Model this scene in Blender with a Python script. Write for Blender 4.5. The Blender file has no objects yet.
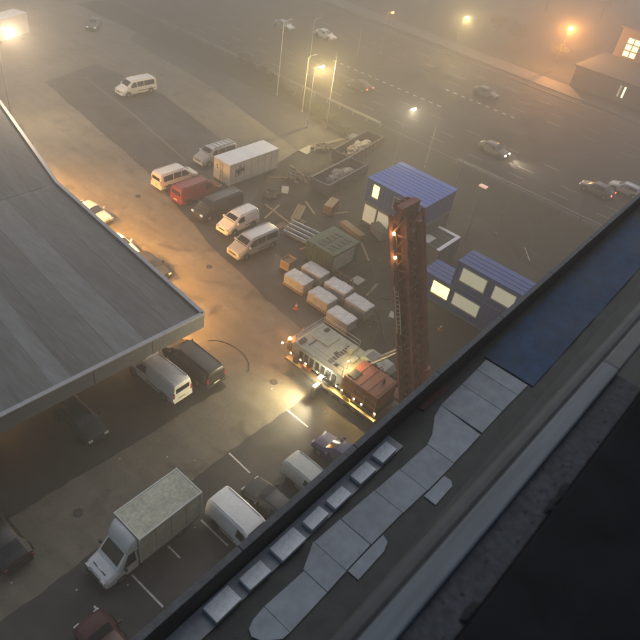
import bpy, bmesh, math, random
from mathutils import Vector, Matrix
R = math.radians
random.seed(11)
scene = bpy.context.scene
COL = scene.collection

# ------------------------------------------------------------------ camera
# Solved from the photograph's verticals, bay lines and facade lines.
# World frame: +X runs along the facade we look out of, +Y away from it, Z up, ground z = 0.
CAM_H = 35.0
FPX, PITCH, ROLL, HB = 625.12, .695435, .181601, .601912
_cp, _sp = math.cos(PITCH), math.sin(PITCH)
_fw = Vector((0, _cp, -_sp)); _up = Vector((0, _sp, _cp)); _rt = Vector((1, 0, 0))
_c, _s = math.cos(ROLL), math.sin(ROLL)
_r2 = _c*_rt + _s*_up; _u2 = -_s*_rt + _c*_up
_B = Vector((math.sin(HB), math.cos(HB), 0)); _A = Vector((-math.cos(HB), math.sin(HB), 0))
def _w(v): return Vector((v.dot(_B), v.dot(_A), v.z))
FW, RT, UP = _w(_fw), _w(_r2), _w(_u2)
CAMP = Vector((0, 0, CAM_H))
def ray(x, y): return FW*FPX + RT*(x-320) - UP*(y-320)
def P(x, y, z=0.0):                      # photo pixel -> point on the level z
    d = ray(x, y); return CAMP + d*((z-CAM_H)/d.z)
def PX(x, y, X):                         # photo pixel -> point on the wall plane at X
    d = ray(x, y); return CAMP + d*(X/d.x)
def PY(x, y, Y):
    d = ray(x, y); return CAMP + d*(Y/d.y)
cam = bpy.data.cameras.new('camera'); camo = bpy.data.objects.new('camera', cam); COL.objects.link(camo)
M = Matrix.Identity(4)
for i, v in enumerate((RT, UP, -FW)):
    for j in range(3): M[j][i] = v[j]
M.translation = CAMP
camo.matrix_world = M
cam.sensor_width = 36; cam.lens = 36*FPX/640; cam.clip_start = .02; cam.clip_end = 3000
cam.dof.use_dof = True; cam.dof.focus_distance = 55; cam.dof.aperture_fstop = 4.0
scene.camera = camo

# ------------------------------------------------------------------ world, sun, exposure
SUN_EL, SUN_AZ = R(48), R(62)
world = bpy.data.worlds.new('World'); scene.world = world; world.use_nodes = True
wn = world.node_tree.nodes; wl = world.node_tree.links
sky = wn.new('ShaderNodeTexSky'); sky.sky_type = 'NISHITA'; sky.sun_disc = False
sky.sun_elevation = SUN_EL; sky.sun_rotation = SUN_AZ; sky.dust_density = 1.7; sky.air_density = 1.2; sky.ozone_density = 1.0
bg = wn['Background']; bg.inputs['Strength'].default_value = .070
wl.new(sky.outputs['Color'], bg.inputs['Color'])
sun = bpy.data.lights.new('sun', 'SUN'); sun.energy = .5; sun.angle = R(50); sun.color = (1, .97, .92)
suno = bpy.data.objects.new('sun', sun); COL.objects.link(suno)
suno.rotation_euler = Vector((-math.sin(SUN_AZ)*math.cos(SUN_EL), -math.cos(SUN_AZ)*math.cos(SUN_EL), -math.sin(SUN_EL))).to_track_quat('-Z', 'Y').to_euler()
scene.view_settings.view_transform = 'Standard'; scene.view_settings.look = 'None'
scene.view_settings.gamma = 1; scene.view_settings.use_curve_mapping = False
scene.view_settings.exposure = 0.46
scene.render.engine = 'CYCLES'
scene.cycles.use_denoising = True
scene.cycles.max_bounces = 6; scene.cycles.volume_bounces = 2; scene.cycles.diffuse_bounces = 3
scene.cycles.sample_clamp_indirect = 4
HAZE_DENSITY = .0053

# ------------------------------------------------------------------ materials
MATS = {}
def mat(name, col, rough=.6, metal=0, var=.25, scale=3.0, bump=0, bscale=30, col2=None, scale2=None, emit=None, estr=0, objvar=0, spec=.5, alpha=None, stretch=None):
    if name in MATS: return MATS[name]
    m = bpy.data.materials.new(name); m.use_nodes = True
    nt = m.node_tree; n = nt.nodes; l = nt.links
    b = n['Principled BSDF']
    b.inputs['Roughness'].default_value = rough; b.inputs['Metallic'].default_value = metal
    b.inputs['Specular IOR Level'].default_value = spec
    tc = n.new('ShaderNodeTexCoord'); src = tc.outputs['Object']
    if stretch:
        mp = n.new('ShaderNodeMapping'); mp.inputs['Scale'].default_value = stretch; l.new(src, mp.inputs['Vector']); src = mp.outputs['Vector']
    no = n.new('ShaderNodeTexNoise'); no.inputs['Scale'].default_value = scale; no.inputs['Detail'].default_value = 6; no.inputs['Roughness'].default_value = .65
    l.new(src, no.inputs['Vector'])
    rp = n.new('ShaderNodeValToRGB'); rp.color_ramp.elements[0].position = .3; rp.color_ramp.elements[1].position = .7
    c2 = col2 or [max(0, c*(1-var)) for c in col]
    c1 = col if col2 else [min(1, c*(1+var*.6)) for c in col]
    rp.color_ramp.elements[0].color = (*c2, 1); rp.color_ramp.elements[1].color = (*c1, 1)
    l.new(no.outputs['Fac'], rp.inputs['Fac'])
    out = rp.outputs['Color']
    if scale2:
        n2 = n.new('ShaderNodeTexNoise'); n2.inputs['Scale'].default_value = scale2; n2.inputs['Detail'].default_value = 4
        l.new(src, n2.inputs['Vector'])
        mr = n.new('ShaderNodeMapRange'); mr.inputs['From Min'].default_value = .3; mr.inputs['From Max'].default_value = .7
        mr.inputs['To Min'].default_value = 1-var*.9; mr.inputs['To Max'].default_value = 1+var*.5
        l.new(n2.outputs['Fac'], mr.inputs['Value'])
        mx = n.new('ShaderNodeMix'); mx.data_type = 'RGBA'; mx.blend_type = 'MULTIPLY'; mx.inputs['Factor'].default_value = 1
        l.new(out, mx.inputs['A']); l.new(mr.outputs['Result'], mx.inputs['B']); out = mx.outputs['Result']
    if objvar:
        oi = n.new('ShaderNodeObjectInfo'); mr = n.new('ShaderNodeMapRange')
        mr.inputs['To Min'].default_value = 1-objvar; mr.inputs['To Max'].default_value = 1+objvar
        l.new(oi.outputs['Random'], mr.inputs['Value'])
        mx = n.new('ShaderNodeMix'); mx.data_type = 'RGBA'; mx.blend_type = 'MULTIPLY'; mx.inputs['Factor'].default_value = 1
        l.new(out, mx.inputs['A']); l.new(mr.outputs['Result'], mx.inputs['B']); out = mx.outputs['Result']
    l.new(out, b.inputs['Base Color'])
    rr = n.new('ShaderNodeMapRange'); rr.inputs['To Min'].default_value = max(.02, rough*.8); rr.inputs['To Max'].default_value = min(1, rough*1.2)
    l.new(no.outputs['Fac'], rr.inputs['Value']); l.new(rr.outputs['Result'], b.inputs['Roughness'])
    if bump:
        nb = n.new('ShaderNodeTexNoise'); nb.inputs['Scale'].default_value = bscale; nb.inputs['Detail'].default_value = 5
        l.new(src, nb.inputs['Vector'])
        bp = n.new('ShaderNodeBump'); bp.inputs['Strength'].default_value = bump; bp.inputs['Distance'].default_value = .05
        l.new(nb.outputs['Fac'], bp.inputs['Height']); l.new(bp.outputs['Normal'], b.inputs['Normal'])
    if emit:
        b.inputs['Emission Color'].default_value = (*emit, 1); b.inputs['Emission Strength'].default_value = estr
    MATS[name] = m
    return m
def emitm(name, col, s):
    if name in MATS: return MATS[name]
    m = bpy.data.materials.new(name); m.use_nodes = True; n = m.node_tree.nodes; n.clear()
    e = n.new('ShaderNodeEmission'); o = n.new('ShaderNodeOutputMaterial')
    e.inputs['Color'].default_value = (*col, 1); e.inputs['Strength'].default_value = s
    m.node_tree.links.new(e.outputs[0], o.inputs['Surface'])
    MATS[name] = m; return m
def paint(name, col, rough=.35): return mat(name, col, rough, 0, .12, 1.3, scale2=9)

m_glass = mat('dark_glass', (.012, .015, .018), .12, 0, .2, 2)
m_tyre = mat('tyre_rubber', (.015, .015, .015), .8)
m_rim = mat('rim_metal', (.35, .35, .36), .35, .8)
m_black = mat('black_plastic', (.018, .018, .018), .55)
m_plate = mat('plate_white', (.7, .68, .5), .5)
m_white = paint('white_paint', (.82, .81, .76))
m_offwhite = paint('old_white_paint', (.60, .62, .55), .5)
m_lampoff = mat('clear_lamp_glass', (.55, .55, .52), .12)
m_tail = mat('red_lamp_glass', (.30, .015, .012), .2)
m_steel = mat('galvanised_steel', (.36, .37, .37), .5, .6, .25, 8)
m_wood = mat('pale_wood', (.34, .24, .13), .8, 0, .35, 6, stretch=(1, 6, 6), objvar=.2)

# ------------------------------------------------------------------ mesh helpers
class MB:
    def __init__(s): s.v = []; s.f = []
    def add(s, vs, fs):
        o = len(s.v); s.v += [tuple(v) for v in vs]; s.f += [tuple(i+o for i in f) for f in fs]; return s
    def box(s, x0, x1, y0, y1, z0, z1, ch=0):
        if ch <= 0:
            return s.add([(x, y, z) for z in (z0, z1) for y in (y0, y1) for x in (x0, x1)],
                         [(0, 2, 3, 1), (4, 5, 7, 6), (0, 1, 5, 4), (2, 6, 7, 3), (0, 4, 6, 2), (1, 3, 7, 5)])
        bm = bmesh.new(); bmesh.ops.create_cube(bm, size=1)
        for v in bm.verts: v.co = Vector(((x0+x1)/2+v.co.x*(x1-x0), (y0+y1)/2+v.co.y*(y1-y0), (z0+z1)/2+v.co.z*(z1-z0)))
        bmesh.ops.bevel(bm, geom=list(bm.edges), offset=ch, segments=2, affect='EDGES', profile=.6)
        bm.verts.index_update(); s.add([v.co for v in bm.verts], [[v.index for v in f.verts] for f in bm.faces]); bm.free(); return s
    def bar(s, a, b, w, h=None, up=(0, 0, 1)):      # square bar between two points
        a = Vector(a); b = Vector(b); d = (b-a).normalized(); up = Vector(up)
        if abs(d.dot(up)) > .98: up = Vector((1, 0, 0))
        x = d.cross(up).normalized()*w/2; y = x.cross(d).normalized()*(h or w)/2
        vs = [p+sx*x+sy*y for p in (a, b) for sx, sy in ((-1, -1), (1, -1), (1, 1), (-1, 1))]
        return s.add(vs, [(0, 1, 2, 3), (7, 6, 5, 4), (0, 4, 5, 1), (1, 5, 6, 2), (2, 6, 7, 3), (3, 7, 4, 0)])
    def cyl(s, a, b, r0, r1=None, n=12):
        a = Vector(a); b = Vector(b); r1 = r0 if r1 is None else r1
        d = (b-a).normalized(); up = Vector((0, 0, 1)) if abs(d.z) < .9 else Vector((1, 0, 0))
        x = d.cross(up).normalized(); y = x.cross(d).normalized()
        ring = [(math.cos(2*math.pi*i/n), math.sin(2*math.pi*i/n)) for i in range(n)]
        vs = [a+(x*c+y*q)*r0 for c, q in ring]+[b+(x*c+y*q)*r1 for c, q in ring]
        return s.add(vs, [(i, (i+1) % n, n+(i+1) % n, n+i) for i in range(n)]+[tuple(range(n))[::-1], tuple(range(n, 2*n))])
    def tube(s, pts, r, n=8):
        for a, b in zip(pts[:-1], pts[1:]): s.cyl(a, b, r, r, n)
        return s
    def ball(s, c, r, nu=10, nv=7, sq=(1, 1, 1), jit=0):
        vs = []; fs = []
        for j in range(nv+1):
            t = math.pi*j/nv
            for i in range(nu):
                p = 2*math.pi*i/nu; k = r*(1+random.uniform(-jit, jit)) if 0 < j < nv else r
                vs.append((c[0]+k*math.sin(t)*math.cos(p)*sq[0], c[1]+k*math.sin(t)*math.sin(p)*sq[1], c[2]+k*math.cos(t)*sq[2]))
        for j in range(nv):
            for i in range(nu):
                fs.append((j*nu+i, (j+1)*nu+i, (j+1)*nu+(i+1) % nu, j*nu+(i+1) % nu))
        return s.add(vs, fs)
    def prism(s, poly, z0, z1):
        n = len(poly)
        return s.add([(x, y, z0) for x, y in poly]+[(x, y, z1) for x, y in poly],
                     [tuple(range(n))[::-1], tuple(range(n, 2*n))]+[(i, (i+1) % n, n+(i+1) % n, n+i) for i in range(n)])
    def build(s, name, m, parent=None, smooth=None, bevel=0):
        me = bpy.data.meshes.new(name); me.from_pydata(s.v, [], s.f); me.update()
        bm = bmesh.new(); bm.from_mesh(me)
        bmesh.ops.remove_doubles(bm, verts=bm.verts, dist=1e-5)
        bmesh.ops.recalc_face_normals(bm, faces=bm.faces)
        if smooth:
            for f in bm.faces: f.smooth = True
            for e in bm.edges:
                e.smooth = e.is_manifold and e.calc_face_angle(0) < R(smooth)
        bm.to_mesh(me); bm.free()
        me.materials.append(m)
        o = bpy.data.objects.new(name, me); COL.objects.link(o)
        if parent: o.parent = parent
        if bevel:
            bv = o.modifiers.new('bevel', 'BEVEL'); bv.width = bevel; bv.segments = 2; bv.limit_method = 'ANGLE'; bv.angle_limit = R(28)
        return o
def tag(o, label=None, cat=None, group=None, kind=None):
    if label: o['label'] = label
    if cat: o['category'] = cat
    if group: o['group'] = group
    if kind: o['kind'] = kind
    return o
def empty(name, loc, rz=0, label=None, cat=None, group=None):
    o = bpy.data.objects.new(name, None); COL.objects.link(o); o.location = loc; o.rotation_euler.z = rz
    o.empty_display_size = .3
    return tag(o, label, cat, group)
def sheet(name, poly, z, m, kind='structure', parent=None):
    mb = MB(); mb.add([(x, y, z) for x, y in poly], [tuple(range(len(poly)))])
    o = mb.build(name, m, parent)
    if o.data.polygons[0].normal.z < 0: o.data.flip_normals()
    if kind: o['kind'] = kind
    return o
def lamp(name, loc, energy, col, parent=None, spot=None, aim=None, r=.12, blend=.8):
    L = bpy.data.lights.new(name, 'SPOT' if spot else 'POINT'); L.energy = energy; L.color = col; L.shadow_soft_size = r
    o = bpy.data.objects.new(name, L); COL.objects.link(o); o.location = loc
    if spot:
        L.spot_size = R(spot); L.spot_blend = blend
        o.rotation_euler = Vector(aim).to_track_quat('-Z', 'Y').to_euler()
    if parent: o.parent = parent
    return o

# ------------------------------------------------------------------ ground
def rough(poly, step=.55, j=.07):
    out = []
    for a, b in zip(poly, poly[1:]+poly[:1]):
        n_ = max(1, int(math.hypot(b[0]-a[0], b[1]-a[1])/step)); w_ = random.uniform(0, 9)
        for k in range(n_):
            t = k/n_; e = random.uniform(-j, j)+.05*math.sin(k*.35+w_); dx, dy = b[0]-a[0], b[1]-a[1]; q = math.hypot(dx, dy)
            out.append((a[0]+dx*t-dy/q*e, a[1]+dy*t+dx/q*e))
    return out
def ground_mat(name, col, var, stain, rough, wet=.35, streak=(1, .12, 1), rot=0.0, fine=9, bump=.3):
    m = bpy.data.materials.new(name); m.use_nodes = True; MATS[name] = m
    n = m.node_tree.nodes; l = m.node_tree.links; b = n['Principled BSDF']
    tc = n.new('ShaderNodeTexCoord')
    mp = n.new('ShaderNodeMapping'); mp.inputs['Scale'].default_value = streak; mp.inputs['Rotation'].default_value = (0, 0, rot); l.new(tc.outputs['Object'], mp.inputs['Vector'])
    def noise(src, sc, det=5, ro=.6, dist=0):
        q = n.new('ShaderNodeTexNoise'); q.inputs['Scale'].default_value = sc; q.inputs['Detail'].default_value = det; q.inputs['Roughness'].default_value = ro; q.inputs['Distortion'].default_value = dist
        l.new(src, q.inputs['Vector']); return q.outputs['Fac']
    def rng(v, a, c, lo, hi):
        q = n.new('ShaderNodeMapRange'); q.inputs['From Min'].default_value = a; q.inputs['From Max'].default_value = c; q.inputs['To Min'].default_value = lo; q.inputs['To Max'].default_value = hi; l.new(v, q.inputs['Value']); return q.outputs['Result']
    def mul(a, c):
        q = n.new('ShaderNodeMath'); q.operation = 'MULTIPLY'; l.new(a, q.inputs[0]); l.new(c, q.inputs[1]); return q.outputs['Value']
    o = tc.outputs['Object']
    big = rng(noise(o, .09, 4), .35, .65, 1-var, 1+var*.6)
    mid = rng(noise(o, .8, 6, .7), .3, .7, 1-var*.8, 1+var*.5)
    grain = rng(noise(o, fine, 4, .75), .3, .7, 1-var*.9, 1+var*.7)
    tracks = rng(noise(mp.outputs['Vector'], 1.1, 5, .6), .35, .65, 1-var*.8, 1+var*.3)
    spots = rng(noise(o, .35, 3, .5, 1.2), .58, .70, 1, 1-stain)
    vd = n.new('ShaderNodeTexVoronoi'); vd.feature = 'DISTANCE_TO_EDGE'; vd.inputs['Scale'].default_value = .16
    wv = n.new('ShaderNodeTexNoise'); wv.inputs['Scale'].default_value = .9; wv.inputs['Detail'].default_value = 4; l.new(o, wv.inputs['Vector'])
    sc_ = n.new('ShaderNodeVectorMath'); sc_.operation = 'SCALE'; sc_.inputs['Scale'].default_value = 8; l.new(wv.outputs['Color'], sc_.inputs[0])
    ad = n.new('ShaderNodeVectorMath'); ad.operation = 'ADD'; l.new(o, ad.inputs[0]); l.new(sc_.outputs['Vector'], ad.inputs[1]); l.new(ad.outputs['Vector'], vd.inputs['Vector'])
    cracks = rng(vd.outputs['Distance'], .004, .012, .62, 1)
    f = mul(mul(mul(mul(big, mid), mul(grain, tracks)), spots), cracks)
    mx = n.new('ShaderNodeMix'); mx.data_type = 'RGBA'; mx.blend_type = 'MULTIPLY'; mx.inputs['Factor'].default_value = 1; mx.inputs['A'].default_value = (*col, 1); l.new(f, mx.inputs['B'])
    l.new(mx.outputs['Result'], b.inputs['Base Color'])
    l.new(rng(noise(o, .22, 5, .6), .42, .62, rough*wet, rough), b.inputs['Roughness'])
    bp = n.new('ShaderNodeBump'); bp.inputs['Strength'].default_value = bump; bp.inputs['Distance'].default_value = .03; l.new(noise(o, fine*1.6, 4), bp.inputs['Height']); l.new(bp.outputs['Normal'], b.inputs['Normal'])
    return m
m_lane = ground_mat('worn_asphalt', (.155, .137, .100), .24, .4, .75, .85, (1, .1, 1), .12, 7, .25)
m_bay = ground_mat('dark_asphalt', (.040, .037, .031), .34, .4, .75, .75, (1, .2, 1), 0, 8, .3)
m_site = ground_mat('muddy_gravel', (.044, .041, .027), .55, .5, .95, .85, (1, .6, 1), .6, 5, .7)
m_grass = mat('dark_grass', (.022, .025, .012), .9, 0, .45, .4, .6, 10, scale2=4)
m_road = ground_mat('road_asphalt', (.036, .032, .028), .4, .3, .9, .9, (1, .05, 1), 0, 6, .2)
m_pave = mat('paving_concrete', (.085, .075, .062), .7, 0, .25, .6, .2, 12)
m_line = mat('worn_road_paint', (.62, .60, .54), .6, 0, .45, 5)
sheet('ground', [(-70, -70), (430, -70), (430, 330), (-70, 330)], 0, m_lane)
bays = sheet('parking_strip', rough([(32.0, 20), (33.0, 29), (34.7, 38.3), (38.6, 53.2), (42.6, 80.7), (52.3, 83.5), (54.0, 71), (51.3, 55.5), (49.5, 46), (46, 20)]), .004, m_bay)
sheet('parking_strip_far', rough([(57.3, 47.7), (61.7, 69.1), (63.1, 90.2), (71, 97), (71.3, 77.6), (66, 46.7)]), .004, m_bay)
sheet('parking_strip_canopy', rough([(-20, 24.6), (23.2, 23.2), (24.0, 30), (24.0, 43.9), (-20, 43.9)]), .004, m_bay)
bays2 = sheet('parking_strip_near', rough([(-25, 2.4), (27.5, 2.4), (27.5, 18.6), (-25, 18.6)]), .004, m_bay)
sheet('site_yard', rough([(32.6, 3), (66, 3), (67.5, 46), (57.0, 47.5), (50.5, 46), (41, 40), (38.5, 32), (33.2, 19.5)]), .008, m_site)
sheet('grass_verge', rough([(60, 3), (73, 3), (73, 110), (66, 110), (67.5, 46), (64, 30)]), .012, m_grass)
road = sheet('road', [(73, -60), (113, -60), (119, 200), (73, 240)], .016, m_road)
sheet('far_pavement', [(113.3, -60), (119, -60), (124, 200), (119.3, 200)], .13, m_pave)
MB().box(113, 113.3, -60, 60, 0, .14).build('kerb', m_pave)['kind'] = 'structure'
sheet('far_grass', [(119, -60), (420, -60), (420, 320), (124, 320)], .02, m_grass)
def strip_line(a, b, w, name, z, parent, m=None):
    a = Vector(a[:2]); b = Vector(b[:2]); d = (b-a).normalized(); n_ = Vector((-d.y, d.x))*w/2
    return sheet(name, [a-n_, b-n_, b+n_, a+n_], z, m or m_line, None, parent)
for a, b in (((94, 606), (124, 639)), ((132, 575), (163, 607)), ((168, 546), (180, 558)), ((201, 520), (228, 546)), ((229, 453), (250, 473)), ((287, 410), (308, 427)), ((98, 580), (104, 587))):
    strip_line(P(*a), P(*b), .11, 'bay_line', .008, bays2)
for a, b in (((85, 77), (135, 116)), ((135, 116), (186, 161))):
    strip_line(P(*a), P(*b), .22, 'bay_line', .008, bays, mat('faded_line', (.14, .13, .11), .7))
strip_line(P(226, 184), P(237, 193), .2, 'bay_line', .008, bays)
# road markings: two rows of short blocks, long edge line, lane dashes
for X, y0, y1, st, ln in ((88.5, 30, 68, 1.55, .7), (96, 30, 50, 1.55, .7)):
    y = y0
    while y < y1:
        if not (X < 90 and y < 44.5) and not (X > 90 and y < 35): strip_line((X, y), (X, y+ln), .32, 'lane_mark', .022, road)
        y += st
for X in (77.2, 80.2, 84.3, 100, 104, 108):
    y = 4 + X % 3
    while y < 90:
        strip_line((X, y), (X, y+2.4), .14, 'lane_mark', .022, road, mat('faint_road_paint', (.30, .285, .25), .6)); y += 6.3
strip_line((74.0, 2), (74.0, 140), .2, 'edge_line', .022, road, MATS['faded_line'])
strip_line((112.2, -10), (114.4, 140), .2, 'edge_line', .022, road, MATS['faded_line'])

# ------------------------------------------------------------------ vehicles
def section(st):
    u, zb, zk, zt, wb, wt = st
    return [(0, zb), (wb*.9, zb), (wb, zb+.14), (wb+.01, (zb+zk)/2), (wb, zk), (wt, zt-.09), (wt-.1, zt-.012), (0, zt+.03)]
def lerp_st(sts, u):
    for a, b in zip(sts[:-1], sts[1:]):
        if a[0] <= u <= b[0]:
            t = (u-a[0])/(b[0]-a[0]) if b[0] > a[0] else 0
            return tuple(p+(q-p)*t for p, q in zip(a, b))
    return sts[-1]
def loft(sts, L, u0=None, u1=None):
    mb = MB(); n = 8; full = []
    for st in sts:
        h = section(st); x = L/2-st[0]
        full.append([(x, y, z) for y, z in h]+[(x, -y, z) for y, z in h[-2:0:-1]])
    k = len(full[0]); vs = [v for r in full for v in r]; fs = []
    for i in range(len(full)-1):
        for j in range(k):
            fs.append((i*k+j, i*k+(j+1) % k, (i+1)*k+(j+1) % k, (i+1)*k+j))
    fs.append(tuple(range(k))[::-1]); fs.append(tuple(range((len(full)-1)*k, len(full)*k)))
    return mb.add(vs, fs)
def sidept(sts, L, u, v, sgn, off=.008):
    h = section(lerp_st(sts, u)); a, b = h[4], h[5]
    return (L/2-u, sgn*(a[0]+(b[0]-a[0])*v+off), a[1]+(b[1]-a[1])*v)
def side_glass(root, sts, L, quads, m=None):
    for q in quads:
        for s in (1, -1):
            MB().add([sidept(sts, L, u, v, s, o) for o in (.009, -.02) for u, v in q],
                     [(0, 1, 2, 3), (7, 6, 5, 4)]+[(i, (i+1) % 4, 4+(i+1) % 4, 4+i) for i in range(4)]).build('side_window', m or m_glass, root)
def top_glass(root, sts, L, u0, u1, name, inset=.10):
    rows = []
    for k in range(4):
        u = u0+(u1-u0)*k/3; h = section(lerp_st(sts, u)); w = h[6][0]-inset*.3
        d = lerp_st(sts, u1)[3]-lerp_st(sts, u0)[3]; ln = math.hypot(d, u1-u0); nx, nz = d/ln, abs(u1-u0)/ln
        rows.append([(L/2-u+nx*.012, y*w, h[6][1]+(h[7][1]-h[6][1])*(1-abs(y))+nz*.012) for y in (-1, -.5, 0, .5, 1)])
    vs = [p for r in rows for p in r]
    MB().add(vs, [(i*5+j, i*5+j+1, i*5+j+6, i*5+j+5) for i in range(3) for j in range(4)]).build(name, m_glass, root, 60)
def wheels(root, L, W, xf, xr, r=.33):
    for x in (xf, xr):
        for s in (1, -1):
            y = s*(W/2-.11)
            MB().cyl((x, s*(W/2+.012), r+.02), (x, s*(W/2-.04), r+.02), r+.1, r+.1, 18).build('wheel_arch', m_black, root)
            t = MB().cyl((x, y-.11+s*.14, r), (x, y+.11+s*.03, r), r, r, 18).build('wheel', m_tyre, root, 40)
            MB().cyl((x, s*(W/2+.025), r), (x, s*(W/2+.04), r), r*.62, r*.58, 14).build('rim', m_rim, t)
def lights(root, L, W, zf, zr, lit=None, tail_lit=False, hw=.16, hh=.1, tall=.28, ins=.16):
    for s in (1, -1):
        hm = m_lampoff
        if lit: hm = lit
        MB().box(L/2-.10, L/2+.015, s*(W/2-ins)-hw, s*(W/2-ins)+hw, zf-hh, zf+hh, .02).build('headlight', hm, root)
        MB().box(-L/2-.02, -L/2+.06, s*(W/2-.13)-.07, s*(W/2-.13)+.07, zr-tall/2, zr+tall/2, .015).build('tail_light', emitm('tail_glow', (1, .06, .03), 12) if tail_lit else m_tail, root)
def mirrors(root, L, u, W, z, m):
    for s in (1, -1):
        MB().box(L/2-u-.08, L/2-u+.06, s*(W/2+.12)-.1, s*(W/2+.12)+.1, z-.1, z+.12, .03).build('mirror', m, root)
HEAD = emitm('headlight_glow', (1, .88, .62), 60)
DIMHEAD = emitm('headlight_dim_glint', (1, .9, .7), .7)  # dim headlights; also a painted glint on the black van's unlit lamps
def van(label, loc, ang, body, L=5.0, W=1.92, Hh=1.95, glazed=False, rack=False, lit=None, tail_lit=False, group=None, bumper=None, long_nose=0):
    root = empty('van', loc, ang, label, 'van', group)
    w = W/2; n = long_nose; zk = 1.12 if Hh < 2.3 else 1.3
    sts = [(0, .32, .55, .74, w*.80, w*.72), (.07, .28, .66, .90, w*.93, w*.84), (.3, .26, .78, 1.0+.02*n, w*.99, w*.9), (.82+n, .26, zk-.12, zk+.08, w, w*.90),
           (1.05+n, .26, zk, zk+.32, w, w*.86), (1.62+n, .26, zk, Hh-.13, w, w*.83), (1.9+n, .26, zk, Hh-.03, w, w*.83), (L*.62, .26, zk, Hh, w, w*.84), (L-.35, .27, zk, Hh-.02, w, w*.83),
           (L-.08, .29, zk, Hh-.1, w*.98, w*.80), (L, .34, zk, Hh-.26, w*.95, w*.78)]
    loft(sts, L).build('body', body, root, 42, .025)
    top_glass(root, sts, L, .98+n, 1.60+n, 'windscreen')
    q = [((1.20+n, .06), (1.80+n, .88), (2.32+n, .88), (2.32+n, .06))]
    if glazed: q += [((2.42+n, .08), (2.42+n, .88), (3.42+n*.5, .88), (3.42+n*.5, .08)), ((3.52+n*.5, .08), (3.52+n*.5, .88), (L-.35, .84), (L-.35, .08))]
    side_glass(root, sts, L, q)
    MB().box(-L/2-.015, -L/2+.03, -w*.66, w*.66, zk+.05, Hh-.38, .02).build('rear_window', m_glass, root)
    bm_ = bumper or m_black
    MB().box(L/2-.2, L/2+.05, -w*.84, w*.84, .3, .55, .05).build('front_bumper', bm_, root)
    MB().box(-L/2-.07, -L/2+.15, -w*.93, w*.93, .3, .52, .05).build('rear_bumper', bm_, root)
    MB().box(L/2-.08, L/2+.03, -w*.45, w*.45, .6, .74, .02).build('grille', m_black, root)
    MB().box(-L/2-.085, -L/2-.06, -.26, .26, .56, .67).build('number_plate', m_plate, root)
    wheels(root, L, W, L/2-.92-n*.6, -L/2+.98)
    lights(root, L, W, .80, 1.05, lit, tail_lit, ins=.30, tall=.5)
    mirrors(root, L, 1.25+n, W, zk+.15, body)
    for s in (1, -1): MB().box(-L/2+.3, L/2-1.9, s*w*.70-.012, s*w*.70+.012, Hh-.03, Hh+.035, 0).build('roof_rail', m_black if rack else body, root)
    if rack:
        for k in range(5): MB().box(-L/2+.5+k*.62, -L/2+.56+k*.62, -w*.72, w*.72, Hh+.04, Hh+.09).build('roof_bar', m_steel, root)
    for s in (1, -1): MB().box(-L/2+.3, L/2-2.4, s*(w+.012)-.018, s*(w+.012)+.018, .62, .70).build('side_moulding', m_black, root)
    return root
def car(label, loc, ang, body, L=4.3, W=1.78, Hh=1.46, estate=False, lit=None, tail_lit=False, group=None):
    root = empty('car', loc, ang, label, 'car', group); w = W/2; e = .45 if estate else 0
    sts = [(0, .30, .48, .60, w*.78, w*.70), (.08, .24, .55, .72, w*.92, w*.82), (.35, .22, .64, .82, w*.98, w*.88), (1.0, .22, .80, .95, w, w*.88), (1.2, .22, .88, 1.08, w, w*.84),
           (1.80, .22, .92, Hh-.07, w, w*.72), (2.15, .22, .93, Hh, w, w*.70), (L-1.15+e, .22, .95, Hh-.04, w, w*.70), (L-.45+e*.5, .24, .95, 1.08+e*.3, w*.98, w*.76), (L-.14, .28, .84, .98, w*.95, w*.8), (L, .34, .62, .80, w*.86, w*.76)]
    loft(sts, L).build('body', body, root, 42, .025)
    top_glass(root, sts, L, 1.14, 1.80, 'windscreen'); top_glass(root, sts, L, L-1.08+e, L-.5+e*.5, 'rear_window')
    side_glass(root, sts, L, [((1.42, .1), (1.92, .86), (2.45, .88), (2.45, .08)), ((2.53, .08), (2.53, .88), (L-1.2+e, .86), (L-.95+e*.6, .1))])
    MB().box(L/2-.16, L/2+.03, -w*.82, w*.82, .26, .42, .05).build('front_bumper', m_black, root)
    MB().box(-L/2-.03, -L/2+.16, -w*.84, w*.84, .28, .42, .05).build('rear_bumper', m_black, root)
    MB().box(L/2-.06, L/2+.02, -w*.4, w*.4, .48, .58, .02).build('grille', m_black, root)
    wheels(root, L, W, L/2-.8, -L/2+.82, .31)
    lights(root, L, W, .62, .78, lit, tail_lit, .15, .07, .16, .3)
    mirrors(root, L, 1.5, W, .98, body)
    return root
PI = math.pi
m_red = paint('red_paint', (.22, .022, .024)); m_dk = paint('charcoal_paint', (.03, .032, .035)); m_blk = paint('black_paint', (.016, .017, .018))
m_silver = mat('silver_paint', (.46, .47, .47), .35, .35, .1, 1.2); m_blue = paint('navy_paint', (.03, .035, .13)); m_maroon = paint('maroon_paint', (.085, .028, .026)); m_grey = paint('grey_paint', (.16, .16, .15))
G = 'vans parked in a row beside the lane'
van('white van with tinted side windows, rear to the lane, next to the red van', (39.55, 49.55, 0), 0, m_white, 5.1, 1.9, 1.95, True, group=G, bumper=m_white)
van('red van parked between a white van and a black van', (39.6, 46.0, 0), 0, m_red, 5.6, 1.95, 2.0, group=G, bumper=m_red)
van('black van nosed towards the lane beside the red van', (39.35, 42.4, 0), PI, m_dk, 5.7, 1.92, 1.9, True, group=G, lit=DIMHEAD)  # headlamps are off, the faint emission imitates a glint on them
van('small white panel van between the black van and the silver minibus', (38.95, 38.9, 0), PI+.02, m_white, 4.5, 1.82, 1.85, group=G, bumper=m_white)
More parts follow.
